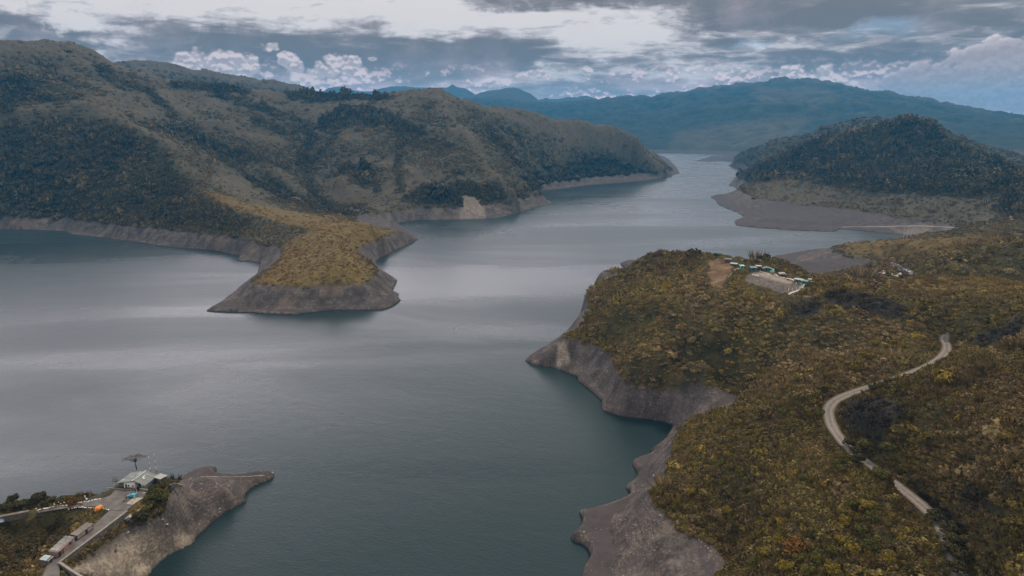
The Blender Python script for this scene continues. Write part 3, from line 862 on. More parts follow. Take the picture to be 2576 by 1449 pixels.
CLEAR = np.maximum.reduce([BARE, SCAR, SOIL, GARDEN, YARD, sstep(3.0, 2.2, rd), np.clip(platb * 1.2, 0, 1)])
for _u, _v, _r in HUT_PX:                      # trodden ground round each hut, a little wider in front
    _p = ground(_u, _v)
    _f = _p[:2] / np.linalg.norm(_p[:2])
    for _k in (0.0, 2.5, 5.0):
        CLEAR = np.maximum(CLEAR, (np.hypot(X - _p[0] + _f[0] * _k, Y - _p[1] + _f[1] * _k) < _r + 0.6).astype(float))

# ------------------------------------------------------------------ materials
MAT = {}


def principled(t, color, rough=0.9, bump=None, bump_s=0.3, bump_d=1.0, spec=0.25, metal=0.0):
    p = t.node('ShaderNodeBsdfPrincipled')
    t.put(p.inputs['Base Color'], color if isinstance(color, bpy.types.NodeSocket) else (*color[:3], 1))
    t.put(p.inputs['Roughness'], rough)
    p.inputs['Metallic'].default_value = metal
    p.inputs['Specular IOR Level'].default_value = spec
    if bump is not None:
        b = t.node('ShaderNodeBump')
        b.inputs['Strength'].default_value = bump_s
        b.inputs['Distance'].default_value = bump_d
        t.put(b.inputs['Height'], bump)
        t.l.new(b.outputs[0], p.inputs['Normal'])
    o = t.node('ShaderNodeOutputMaterial')
    t.l.new(p.outputs[0], o.inputs[0])
    return p


def new_mat(name):
    m = bpy.data.materials.new(name)
    m.use_nodes = True
    t = NT(m.node_tree)
    t.n.clear()
    return m, t


def terrain_material():
    m, t = new_mat('ground_cover')
    geo = t.node('ShaderNodeNewGeometry')
    P = geo.outputs['Position']
    px, py, pz = t.sep(P)
    at = {k: t.attr(k).outputs['Fac'] for k in ('bare', 'scar', 'soil', 'garden', 'yard', 'burn', 'dry', 'grass', 'forest', 'far')}
    nA = t.noise(P, 0.02, 6, 0.6)
    nB = t.noise(P, 0.11, 6, 0.65)
    nC = t.noise(P, 0.7, 5, 0.65)
    # heath and scrub
    c = t.mix(t.smooth(nB, 0.35, 0.65), (0.030, 0.029, 0.014), (0.085, 0.068, 0.030))
    c = t.mix(t.math('MULTIPLY', t.smooth(nA, 0.45, 0.7), 0.6), c, (0.055, 0.060, 0.026))
    hill = t.mix(t.smooth(nB, 0.35, 0.68), (0.034, 0.033, 0.020), (0.076, 0.064, 0.039))
    c = t.mix(at['far'], c, hill)
    c = t.mix(at['grass'], c, t.mix(t.smooth(nB, 0.3, 0.7), (0.062, 0.052, 0.036), (0.102, 0.082, 0.055)))
    c = t.mix(at['dry'], c, t.mix(t.smooth(nB, 0.3, 0.7), (0.070, 0.050, 0.016), (0.150, 0.105, 0.036)))
    c = t.mix(at['forest'], c, t.mix(nC, (0.016, 0.019, 0.012), (0.036, 0.038, 0.022)))
    c = t.mix(at['burn'], c, t.mix(t.smooth(nC, 0.42, 0.66), (0.009, 0.008, 0.007), (0.034, 0.029, 0.025)))
    # drawdown rock: grey mud with bedding lines that follow the old water levels
    lev = t.noise(t.comb(t.math('MULTIPLY', px, 0.02), t.math('MULTIPLY', py, 0.02), t.math('MULTIPLY', pz, 1.3)), 1.0, 5, 0.65, 0.3)
    stre = t.noise(t.comb(t.math('MULTIPLY', px, 0.10), t.math('MULTIPLY', py, 0.10), t.math('MULTIPLY', pz, 0.02)), 1.0, 6, 0.62, 0.5)
    nrm = t.sep(geo.outputs['Normal'])[2]
    rock = t.mix(t.smooth(stre, 0.36, 0.64), (0.046, 0.039, 0.037), (0.150, 0.124, 0.112))
    rock = t.mix(t.math('MULTIPLY', t.smooth(lev, 0.42, 0.60), 0.6), rock, (0.070, 0.060, 0.058))
    rock = t.mix(t.math('MULTIPLY', t.smooth(nA, 0.52, 0.72), 0.55), rock, (0.185, 0.130, 0.098))
    band = t.math('SINE', t.math('ADD', t.math('MULTIPLY', pz, 5.2), t.math('MULTIPLY', nB, 5.0)))
    rock = t.mix(t.math('MULTIPLY', t.smooth(band, 0.2, 0.9), 0.30), rock, (0.050, 0.043, 0.042))
    crack = t.smooth(t.math('ABSOLUTE', t.math('SUBTRACT', t.noise(P, 0.22, 6, 0.7), 0.5)), 0.0, 0.03, 1.0, 0.0)
    rock = t.mix(t.math('MULTIPLY', crack, 0.65), rock, (0.026, 0.023, 0.023))
    rock = t.mix(t.math('MULTIPLY', t.smooth(nC, 0.56, 0.70), 0.55), rock, (0.205, 0.176, 0.160))
    rock = t.mix(t.math('MULTIPLY', t.smooth(nC, 0.30, 0.44, 1.0, 0.0), 0.6), rock, (0.030, 0.027, 0.027))
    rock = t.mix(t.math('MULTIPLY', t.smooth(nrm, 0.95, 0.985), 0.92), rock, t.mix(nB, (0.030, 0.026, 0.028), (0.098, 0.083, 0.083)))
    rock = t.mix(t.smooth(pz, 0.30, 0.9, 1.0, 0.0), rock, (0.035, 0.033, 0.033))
    c = t.mix(at['bare'], c, rock)
    c = t.mix(at['scar'], c, t.mix(t.math('MULTIPLY', crack, 0.5), t.mix(t.smooth(t.math('ADD', t.math('MULTIPLY', nB, 0.5), t.math('MULTIPLY', nC, 0.5)), 0.38, 0.62), (0.13, 0.108, 0.088), (0.33, 0.275, 0.220)), (0.06, 0.05, 0.04)))
    c = t.mix(at['soil'], c, t.mix(t.smooth(nB, 0.35, 0.65), (0.10, 0.062, 0.040), (0.215, 0.130, 0.070)))
    c = t.mix(at['garden'], c, t.mix(t.smooth(nC, 0.4, 0.62), (0.070, 0.058, 0.052), (0.150, 0.125, 0.110)))
    c = t.mix(at['yard'], c, t.mix(nC, (0.20, 0.165, 0.140), (0.33, 0.28, 0.24)))
    h = t.math('ADD', t.math('MULTIPLY', nC, 0.5), t.math('MULTIPLY', t.noise(P, 2.2, 5, 0.7), 0.25))
    h = t.math('ADD', h, t.math('MULTIPLY', lev, 0.35))
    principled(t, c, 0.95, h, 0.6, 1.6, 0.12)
    return m


MAT['terrain'] = terrain_material()


def mesh_from_grid(name, mask_face, mat):
    """one sheet of the height field: the faces picked by mask_face"""
    j, i = np.nonzero(mask_face)
    q = np.stack([j * NTH + i, j * NTH + i + 1, (j + 1) * NTH + i + 1, (j + 1) * NTH + i], 1)[:, ::-1]
    used, inv = np.unique(q, return_inverse=True)
    q = inv.reshape(q.shape)
    co = np.stack([X.ravel()[used], Y.ravel()[used], Z.ravel()[used]], 1)
    me = bpy.data.meshes.new(name)
    me.vertices.add(len(co))
    me.vertices.foreach_set('co', co.astype(np.float32).ravel())
    me.loops.add(q.size)
    me.loops.foreach_set('vertex_index', q.ravel().astype(np.int32))
    me.polygons.add(len(q))
    me.polygons.foreach_set('loop_start', (np.arange(len(q)) * 4).astype(np.int32))
    me.polygons.foreach_set('loop_total', np.full(len(q), 4, np.int32))
    me.polygons.foreach_set('use_smooth', np.ones(len(q), bool))
    me.update(calc_edges=True)
    far_attr = np.where(A | D, 1.0, sstep(600, 1100, RR))
    for nm, arr in (('bare', BARE), ('scar', SCAR), ('soil', SOIL), ('garden', GARDEN), ('yard', YARD), ('burn', BURN), ('dry', DRY),
                    ('grass', GRASS), ('forest', FOREST), ('far', far_attr)):
        a = me.attributes.new(nm, 'FLOAT', 'POINT')
        a.data.foreach_set('value', arr.ravel()[used].astype(np.float32))
    me.materials.append(mat)
    o = bpy.data.objects.new(name, me)
    COL.objects.link(o)
    o['kind'] = 'structure'
    return o


def fmax(Q):
    return np.maximum.reduce([Q[:-1, :-1], Q[1:, :-1], Q[:-1, 1:], Q[1:, 1:]])


alive = fmax(Z) > -4.4
Cf, Bf, Df = C[:-1, :-1], B[:-1, :-1], (RR[:-1, :-1] > 3700)
wetC = (X < 0) & (RR < 420)
wetC = wetC[:-1, :-1]
mesh_from_grid('headland', alive & wetC & ~Df, MAT['terrain'])
mesh_from_grid('hillside', alive & ~wetC & ~Df & (X[:-1, :-1] > 0.02 * Y[:-1, :-1]) & (RR[:-1, :-1] < 760) & (TT[:-1, :-1] > 0.005), MAT['terrain'])
nearB = (RR[:-1, :-1] < 760) & (TT[:-1, :-1] > 0.005) & (X[:-1, :-1] > 0.02 * Y[:-1, :-1])
rightfar = (~nearB) & ~Df & ~wetC & (TT[:-1, :-1] > 0) & (inside(polyB, X, Y)[:-1, :-1] | ((RR[:-1, :-1] < 2000) & (TT[:-1, :-1] > rad(14.5))))
mesh_from_grid('far_bank', alive & rightfar, MAT['terrain'])
mesh_from_grid('hills', alive & ~nearB & ~rightfar & ~Df & ~wetC, MAT['terrain'])
mesh_from_grid('mountain', alive & Df, MAT['terrain'])


# ---- the most distant ranges, 9 to 14 km off
def far_range(name, pts, depth, foot):
    P = rline(pts)
    n = 500
    s = np.linspace(0, len(P) - 1, n)
    th = np.interp(s, np.arange(len(P)), np.arctan2(P[:, 0], P[:, 1]))
    r = np.interp(s, np.arange(len(P)), np.hypot(P[:, 0], P[:, 1]))
    zc = np.interp(s, np.arange(len(P)), P[:, 2])
    m = 40
    verts, faces = [], []
    w = np.linspace(-1.6, 1.0, m)
    W, TH = np.meshgrid(w, th)
    R0 = np.repeat(r[:, None], m, 1)
    R = R0 + W * depth
    ZC = np.repeat(zc[:, None], m, 1)
    prof = np.clip(1 - np.abs(W) / np.where(W < 0, 1.6, 1.0), 0, 1) ** 1.25
    xx, yy = R * np.sin(TH), R * np.cos(TH)
    zz = foot + (ZC - foot) * prof + fbm(xx, yy, 700, 5, 5, ridged=True) * 60 * prof * (1 - prof) * 4 * 0.6 + fbm(xx, yy, 160, 3, 6) * 8 * prof
    co = np.stack([xx, yy, zz], -1).reshape(-1, 3)
    a = (np.arange(n - 1)[:, None] * m + np.arange(m - 1)[None, :]).ravel()
    q = np.stack([a, a + 1, a + m + 1, a + m], 1)
    me = bpy.data.meshes.new(name)
    me.from_pydata(co.tolist(), [], q.tolist())
    for nm in ('far',):
        at = me.attributes.new(nm, 'FLOAT', 'POINT')
        at.data.foreach_set('value', np.ones(len(co), np.float32))
    me.polygons.foreach_set('use_smooth', np.ones(len(q), bool))
    me.materials.append(MAT['terrain'])
    o = bpy.data.objects.new(name, me)
    COL.objects.link(o)
    o['kind'] = 'structure'


far_range('mountain_range', [(1000, 262, 7700), (1080, 252, 7700), (1150, 246, 7700), (1195, 238, 7700), (1210, 232, 7700), (1235, 227, 7700), (1260, 224, 7700), (1272, 221, 7700), (1290, 220, 7700), (1303, 222, 7700), (1318, 229, 7700),
                             (1335, 236, 7700), (1353, 250, 7700), (1390, 262, 7700), (1500, 275, 7700)], 1500, 60)
far_range('mountain_range', [(-300, 250, 8800), (500, 240, 8800), (790, 232, 8800), (815, 229, 8800), (828, 221, 8800), (848, 219, 8800), (866, 217, 8800), (873, 223, 8800), (885, 226, 8800), (915, 230, 8800), (935, 229, 8800),
                             (960, 222, 8800), (985, 217, 8800), (1015, 217, 8800), (1050, 220, 8800), (1090, 221, 8800), (1125, 220, 8800), (1132, 216, 8800), (1138, 212, 8800), (1144, 216, 8800), (1150, 219, 8800), (1168, 222, 8800),
                             (1180, 228, 8800), (1195, 237, 8800), (1230, 246, 8800), (1340, 252, 8800), (1365, 250, 8800), (1372, 246, 8800), (1385, 249, 8800), (1405, 249, 8800), (1425, 244, 8800), (1452, 245, 8800), (1460, 241, 8800), (1475, 240, 8800),
                             (1490, 245, 8800), (1510, 251, 8800), (1540, 246, 8800), (1560, 250, 8800), (1600, 262, 8800), (2300, 300, 8800), (2470, 300, 8800), (2520, 296, 8800), (2576, 302, 8800), (2900, 310, 8800)], 1500, 60)


# ---- reservoir
def water():
    m, t = new_mat('lake_water')
    geo = t.node('ShaderNodeNewGeometry')
    P = geo.outputs['Position']
    px, py, pz = t.sep(P)
    rot = t.comb(t.math('ADD', t.math('MULTIPLY', px, 0.35), t.math('MULTIPLY', py, 1.0)), t.math('SUBTRACT', t.math('MULTIPLY', px, 0.55), t.math('MULTIPLY', py, 0.2)), 0.0)
    rip = t.noise(rot, 0.8, 3, 0.55, 0.5)
    rip2 = t.noise(t.vmath('ADD', rot, (9, 4, 0)), 0.14, 3, 0.5, 0.3)
    gust = t.noise(t.comb(t.math('MULTIPLY', px, 0.0022), t.math('MULTIPLY', py, 0.0075), 0.0), 1.0, 5, 0.55, 0.6)
    p = t.node('ShaderNodeBsdfPrincipled')
    p.inputs['Base Color'].default_value = (0.010, 0.024, 0.027, 1)
    p.inputs['IOR'].default_value = 1.33
    t.put(p.inputs['Roughness'], t.smooth(gust, 0.35, 0.65, 0.24, 0.36))
    b = t.node('ShaderNodeBump')
    t.put(b.inputs['Strength'], t.smooth(gust, 0.32, 0.66, 0.2, 0.45))
    b.inputs['Distance'].default_value = 0.35
    t.put(b.inputs['Height'], t.math('ADD', rip, t.math('MULTIPLY', rip2, 1.2)))
    t.l.new(b.outputs[0], p.inputs['Normal'])
    o = t.node('ShaderNodeOutputMaterial')
    t.l.new(p.outputs[0], o.inputs[0])
    me = bpy.data.meshes.new('water')
    xs = [-6000, -1500, -400, 0, 400, 1500, 6000]
    ys = [-400, 100, 500, 1200, 2500, 5200]
    vs = [(x, y, 0.0) for y in ys for x in xs]
    n = len(xs)
    fs = [(j * n + i, j * n + i + 1, (j + 1) * n + i + 1, (j + 1) * n + i) for j in range(len(ys) - 1) for i in range(n - 1)]
    me.from_pydata(vs, [], fs)
    me.materials.append(m)
    ob = bpy.data.objects.new('water', me)
    COL.objects.link(ob)
    ob['kind'] = 'structure'


water()


# ---- air
def haze():
    m, t = new_mat('air')
    v = t.node('ShaderNodeVolumePrincipled')
    v.inputs['Color'].default_value = (0.04, 0.42, 0.88, 1)
    v.inputs['Density'].default_value = 0.75e-4
    v.inputs['Anisotropy'].default_value = 0.2
    o = t.node('ShaderNodeOutputMaterial')
    t.l.new(v.outputs[0], o.inputs['Volume'])
    x0, x1, y0, y1, z0, z1 = -11500, 11500, -900, 11000, -8, 660
    me = bpy.data.meshes.new('haze')
    me.from_pydata([(x, y, z) for z in (z0, z1) for y in (y0, y1) for x in (x0, x1)], [],
                   [(0, 2, 3, 1), (4, 5, 7, 6), (0, 1, 5, 4), (1, 3, 7, 5), (3, 2, 6, 7), (2, 0, 4, 6)])
    me.materials.append(m)
    ob = bpy.data.objects.new('haze', me)
    COL.objects.link(ob)
    ob['kind'] = 'stuff'


haze()

# ------------------------------------------------------------------ plain materials
def surf(name, c1, c2=None, scale=2.0, rough=0.85, bump=0.25, dist=0.05, spec=0.25, metal=0.0, stretch=(1, 1, 1), detail=5, lo=0.35, hi=0.65):
    if name in MAT:
        return MAT[name]
    m, t = new_mat(name)
    co = t.node('ShaderNodeTexCoord').outputs['Object']
    v = t.vmath('MULTIPLY', co, stretch)
    n = t.noise(v, scale, detail, 0.65)
    col = t.mix(t.smooth(n, lo, hi), c1, c2 or tuple(min(1, k * 1.5) for k in c1))
    principled(t, col, rough, n, bump, dist, spec, metal)
    MAT[name] = m
    return m


def corrugated(name, c1, c2, pitch=0.9, axis=0):
    if name in MAT:
        return MAT[name]
    m, t = new_mat(name)
    co = t.node('ShaderNodeTexCoord').outputs['Object']
    x = t.sep(co)[axis]
    w = t.math('SINE', t.math('MULTIPLY', x, 2 * math.pi / pitch))
    n = t.noise(co, 0.7, 6, 0.65)
    sheet = t.noise(t.comb(t.math('FLOOR', t.math('MULTIPLY', x, 0.8)), 0.0, 0.0), 3.1, 0)
    col = t.mix(t.smooth(t.math('ADD', t.math('MULTIPLY', n, 0.6), t.math('MULTIPLY', sheet, 0.4)), 0.38, 0.62), c1, c2)
    principled(t, col, 0.7, w, 0.5, 0.05, 0.3)
    MAT[name] = m
    return m


# ------------------------------------------------------------------ mesh helper
class MB:
    def __init__(self):
        self.v, self.f = [], []

    def add(self, vs, fs):
        k = len(self.v)
        self.v += [tuple(p) for p in vs]
        self.f += [tuple(i + k for i in q) for q in fs]
        return self

    def box(self, cx, cy, cz, sx, sy, sz, rz=0.0, taper=1.0):
        """box standing on cz"""
        c, s = math.cos(rz), math.sin(rz)
        vs = []
        for z, k in ((cz, 1.0), (cz + sz, taper)):
            for a, b in ((-1, -1), (1, -1), (1, 1), (-1, 1)):
                x, y = a * sx / 2 * k, b * sy / 2 * k
                vs.append((cx + x * c - y * s, cy + x * s + y * c, z))
        return self.add(vs, [(3, 2, 1, 0), (4, 5, 6, 7), (0, 1, 5, 4), (1, 2, 6, 5), (2, 3, 7, 6), (3, 0, 4, 7)])

    def tube(self, pts, rads, n=8, cap=True):
        pts = [np.array(p, float) for p in pts]
        if not hasattr(rads, '__len__'):
            rads = [rads] * len(pts)
        rings = []
        for i, p in enumerate(pts):
            d = pts[min(i + 1, len(pts) - 1)] - pts[max(i - 1, 0)]
            d = d / (np.linalg.norm(d) + 1e-9)
            a = np.cross(d, (0.31, 0.17, 0.93) if abs(d[2]) < 0.9 else (1, 0, 0))
            a /= np.linalg.norm(a)
            b = np.cross(d, a)
            rings.append([p + rads[i] * (math.cos(2 * math.pi * k / n) * a + math.sin(2 * math.pi * k / n) * b) for k in range(n)])
        vs = [q for r in rings for q in r]
        fs = []
        for i in range(len(pts) - 1):
            for k in range(n):
                fs.append((i * n + k, i * n + (k + 1) % n, (i + 1) * n + (k + 1) % n, (i + 1) * n + k))
        if cap:
            fs.append(tuple(range(n))[::-1])
            fs.append(tuple((len(pts) - 1) * n + k for k in range(n)))
        return self.add(vs, fs)

    def prism(self, poly, z0, z1):
        n = len(poly)
        vs = [(x, y, z0) for x, y in poly] + [(x, y, z1) for x, y in poly]
        fs = [tuple(range(n))[::-1], tuple(range(n, 2 * n))] + [(i, (i + 1) % n, n + (i + 1) % n, n + i) for i in range(n)]
        return self.add(vs, fs)

    def build(self, name, mat, parent=None, smooth=False, loc=None, bevel=0.0):
        me = bpy.data.meshes.new(name)
        me.from_pydata(self.v, [], self.f)
        me.materials.append(mat)
        if smooth:
            me.polygons.foreach_set('use_smooth', np.ones(len(self.f), bool))
        me.update()
        o = bpy.data.objects.new(name, me)
        COL.objects.link(o)
        if parent is not None:
            o.parent = parent
        if loc is not None:
            o.location = loc
        if bevel:
            md = o.modifiers.new('bevel', 'BEVEL')
            md.width = bevel
            md.segments = 2
        return o


def tag(o, label, cat, group=None):
    o['label'] = label
    o['category'] = cat
    if group:
        o['group'] = group
    return o


def thing(name, label, cat, loc, rz=0.0, group=None):
    o = bpy.data.objects.new(name, None)
    o.empty_display_size = 0.5
    COL.objects.link(o)
    o.location = loc
    o.rotation_euler = (0, 0, rz)
    return tag(o, label, cat, group)


def dup(root, loc, rz, scale, label, group):
    r = root.copy()
    COL.objects.link(r)
    r.location = loc
    r.rotation_euler = (0, 0, rz)
    r.scale = scale if hasattr(scale, '__len__') else (scale,) * 3
    r['label'] = label
    r['group'] = group
    for ch in root.children:
        c = ch.copy()
        COL.objects.link(c)
        c.parent = r
        for g in ch.children:
            d = g.copy()
            COL.objects.link(d)
            d.parent = c
    return r


def struct(o):
    o['kind'] = 'structure'
    return o


# ------------------------------------------------------------------ roads and hard ground
def ribbon(name, P, width, mat, lift=0.05, n_per=6, conform=True, edge=0.25):
    P = np.asarray(P, float)
    s = np.linspace(0, len(P) - 1, (len(P) - 1) * n_per + 1)
    # smooth through the points
    idx = np.arange(len(P))
    Q = np.stack([np.interp(s, idx, P[:, k]) for k in range(3)], 1)
    k = np.ones(n_per) / n_per
    for c in range(2):
        pad = np.pad(Q[:, c], (n_per // 2, n_per - 1 - n_per // 2), mode='reflect', reflect_type='odd')
        Q[:, c] = np.convolve(pad, k, 'valid')
    tan = np.gradient(Q[:, :2], axis=0)
    tan /= np.linalg.norm(tan, axis=1)[:, None] + 1e-9
    nrm = np.stack([tan[:, 1], -tan[:, 0]], 1)
    m = 7
    vs, fs = [], []
    dist = np.concatenate([[0], np.cumsum(np.linalg.norm(np.diff(Q[:, :2], axis=0), axis=1))])
    for i in range(len(Q)):
        wl = width / 2 * (1 + edge * fbm(np.array([dist[i]]), np.array([3.0]), 9, 3, 61)[0])
        wr = width / 2 * (1 + edge * fbm(np.array([dist[i]]), np.array([40.0]), 9, 3, 62)[0])
        for j in range(m):
            f = j / (m - 1)
            off = -wl + (wl + wr) * f
            x, y = Q[i, 0] + nrm[i, 0] * off, Q[i, 1] + nrm[i, 1] * off
            z = (float(height(x, y)) if conform else Q[i, 2]) + lift
            vs.append((x, y, z))
    for i in range(len(Q) - 1):
        for j in range(m - 1):
            a = i * m + j
            fs.append((a, a + 1, a + m + 1, a + m))
    b = MB()
    b.add(vs, fs)
    ob = b.build(name, mat, smooth=True)
    a = ob.data.attributes.new('across', 'FLOAT', 'POINT')
    a.data.foreach_set('value', np.tile(np.linspace(0, 1, m), len(Q)).astype(np.float32))
    return struct(ob)


gravel = surf('gravel', (0.130, 0.110, 0.098), (0.220, 0.190, 0.170), 0.5, 0.95, 0.4, 0.1)
def road_mat():
    m, t = new_mat('gravel_road')
    P = t.node('ShaderNodeNewGeometry').outputs['Position']
    ac = t.attr('across').outputs['Fac']
    n = t.noise(P, 0.45, 6, 0.65)
    n2 = t.noise(P, 2.5, 4, 0.7)
    off = t.math('ABSOLUTE', t.math('SUBTRACT', t.math('ABSOLUTE', t.math('SUBTRACT', t.math('ADD', ac, t.math('MULTIPLY', t.math('SUBTRACT', n, 0.5), 0.12)), 0.5)), 0.20))
    rut = t.smooth(off, 0.03, 0.12, 1.0, 0.0)
    c = t.mix(t.smooth(t.math('ADD', t.math('MULTIPLY', n, 0.6), t.math('MULTIPLY', n2, 0.4)), 0.36, 0.64), (0.120, 0.102, 0.090), (0.195, 0.170, 0.152))
    c = t.mix(t.math('MULTIPLY', rut, 0.7), c, (0.245, 0.215, 0.192))
    verge = t.smooth(t.math('ADD', t.math('ABSOLUTE', t.math('SUBTRACT', ac, 0.5)), t.math('MULTIPLY', t.math('SUBTRACT', n, 0.5), 0.30)), 0.36, 0.46)
    c = t.mix(verge, c, (0.085, 0.062, 0.034))
    principled(t, c, 0.95, n2, 0.5, 0.15, 0.1)
    return m


gravel_road = road_mat()
tarmac = surf('worn_tarmac', (0.090, 0.080, 0.076), (0.140, 0.125, 0.118), 0.35, 0.9, 0.3, 0.05)
concrete = surf('concrete', (0.26, 0.235, 0.215), (0.36, 0.33, 0.305), 0.6, 0.9, 0.3, 0.03)
palepath = surf('pale_path', (0.42, 0.36, 0.31), (0.58, 0.52, 0.46), 0.5, 0.9, 0.3, 0.05)
ribbon('road', ROADP[:26], 5.0, gravel_road, 0.22, n_per=12, edge=0.10)


def flat_sheet(name, px, z, mat):
    p = zline(px, z)
    b = MB()
    b.add(p, [tuple(range(len(p)))[::-1]])
    return struct(b.build(name, mat))


def triang(name, poly, z, mat):
    import bmesh
    bm = bmesh.new()
    vs = [bm.verts.new((x, y, z)) for x, y in poly]
    f = bm.faces.new(vs)
    bm.normal_update()
    if f.normal.z < 0:
        f.normal_flip()
    bmesh.ops.triangulate(bm, faces=[f])
    me = bpy.data.meshes.new(name)
    bm.to_mesh(me)
    bm.free()
    me.materials.append(mat)
    o = bpy.data.objects.new(name, me)
    COL.objects.link(o)
    return struct(o)


FORE = [(276, 1283), (262, 1276), (228, 1274), (192, 1276), (150, 1281), (95, 1290), (95, 1284), (150, 1275), (186, 1269), (232, 1260), (258, 1254),
        (278, 1246), (290, 1232), (300, 1229), (340, 1236), (364, 1236), (366, 1245), (318, 1284)]
triang('forecourt', zline(FORE, ZP)[:, :2], ZP + 0.03, tarmac)
CREST = [(276, 1284), (318, 1285), (228, 1352.5), (149, 1412), (150, 1449), (140, 1530), (70, 1530), (107, 1449), (121, 1418), (145, 1397), (187, 1364), (238, 1319)]
triang('dam_crest_road', zline(CREST, ZP)[:, :2], ZP + 0.034, tarmac)
triang('concrete_pad', zline([(318, 1267), (336, 1252), (361, 1252), (334, 1270)], ZP)[:, :2], ZP + 0.045, concrete)
ribbon('footpath', [ground(u, v) for u, v in ((507, 1199), (540, 1199.5), (575, 1200), (610, 1200), (640, 1198), (668, 1197))], 0.45, surf('path_earth', (0.16, 0.135, 0.115), (0.30, 0.26, 0.23), 0.4), 0.10, edge=0.7)
ribbon('drain_channel', [ground(u, v) for u, v in ((374, 1259), (364, 1270), (352, 1281), (336, 1295))], 0.5, surf('drain', (0.17, 0.14, 0.085), (0.26, 0.21, 0.13)), 0.15)
ribbon('dirt_track', [ground(u, v) for u, v in ((2120, 572), (2160, 570), (2215, 571), (2270, 569), (2330, 568), (2385, 570), (2420, 575))], 2.6, surf('track_earth', (0.20, 0.17, 0.145), (0.30, 0.26, 0.22)), 0.4)
wpath = [ground(u, v) for u, v in ((1985, 740.5), (1999, 734.5), (2008, 730.5), (2015, 727), (2020, 722), (2023, 717), (2024, 713))]
ribbon('footpath', wpath, 1.1, palepath, 0.25)
ribbon('footpath', [ground(u, v) for u, v in ((1912, 683), (1930, 686.5), (1950, 693), (1966, 698.5), (1980, 701), (2000, 708), (2021, 715))], 0.8, palepath, 0.25)


# ------------------------------------------------------------------ scrub, grass and far woods
def leaf_clump(name, n, leaf, flat=0.75, core=True, seed=0, spiky=0.0, mat=None):
    r = np.random.default_rng(seed)
    vs, fs = [], []
    for k in range(n):
        d = r.normal(size=3)
        d[2] = abs(d[2]) * 1.0 - 0.15
        d /= np.linalg.norm(d)
        lump = 0.80 + 0.22 * math.sin(3.1 * d[0] + seed) * math.cos(2.7 * d[1] + 2 * seed) + r.uniform(-0.18, 0.16)
        p = d * lump * np.array([1, 1, flat])
        nrm = d + r.normal(size=3) * 0.55
        nrm /= np.linalg.norm(nrm)
        a = np.cross(nrm, r.normal(size=3))
        a /= np.linalg.norm(a)
        b = np.cross(nrm, a)
        s = leaf * r.uniform(0.6, 1.35)
        if spiky:
            up = np.array([d[0] * 0.7, d[1] * 0.7, 1.0]) * leaf * r.uniform(1.5, 3.2) * spiky
            q = [p - a * s * 0.35, p + a * s * 0.35, p + up]
        else:
            q = [p + a * s, p + b * s * 0.8, p - a * s, p - b * s * 0.8]
        k0 = len(vs)
        vs += q
        fs.append(tuple(range(k0, k0 + len(q))))
    if core:
        k0 = len(vs)
        m, h = 7, 4
        for j in range(h):
            e = j / (h - 1) * math.pi / 2 * 0.98
            for i in range(m):
                an = 2 * math.pi * (i + 0.5 * j) / m
                w = 0.74 * (1 + 0.18 * r.normal())
                vs.append(np.array([math.cos(an) * math.cos(e) * w, math.sin(an) * math.cos(e) * w, math.sin(e) * w * flat - 0.1]))
        for j in range(h - 1):
            for i in range(m):
                fs.append((k0 + j * m + i, k0 + j * m + (i + 1) % m, k0 + (j + 1) * m + (i + 1) % m, k0 + (j + 1) * m + i))
    me = bpy.data.meshes.new(name)
    me.from_pydata([tuple(v) for v in vs], [], fs)
    me.materials.append(mat)
    return bpy.data.objects.new(name, me)


def foliage_mat(name, per_instance=True, col=(0.06, 0.06, 0.02)):
    m, t = new_mat(name)
    if per_instance:
        c = t.attr('tint', 'INSTANCER').outputs['Color']
    else:
        c = t.node('ShaderNodeRGB').outputs[0]
        c.default_value = (*col, 1)
    geo = t.node('ShaderNodeNewGeometry')
    rnd = geo.outputs['Random Per Island']
    c2 = t.mix(1.0, c, t.mix(rnd, (0.55, 0.55, 0.52), (1.5, 1.42, 1.25)), 'MULTIPLY')
    principled(t, c2, 0.8, None, spec=0.15)
    return m


LEAF = foliage_mat('scrub_leaves')
PROTO = [leaf_clump('bush_round', 110, 0.20, 0.80, True, 1, mat=LEAF), leaf_clump('bush_loose', 90, 0.24, 0.65, True, 2, mat=LEAF),
         leaf_clump('bush_tall', 110, 0.20, 1.25, True, 3, mat=LEAF), leaf_clump('tussock', 60, 0.34, 0.35, False, 4, spiky=0.8, mat=LEAF)]


def stone_proto():
    import bmesh
    bm = bmesh.new()
    bmesh.ops.create_icosphere(bm, subdivisions=1, radius=1.0)
    r = np.random.default_rng(77)
    for v in bm.verts:
        v.co *= r.uniform(0.75, 1.15)
    me = bpy.data.meshes.new('stone_shape')
    bm.to_mesh(me)
    bm.free()
    me.materials.append(LEAF)
    return bpy.data.objects.new('stone_shape', me)


PROTO.append(stone_proto())


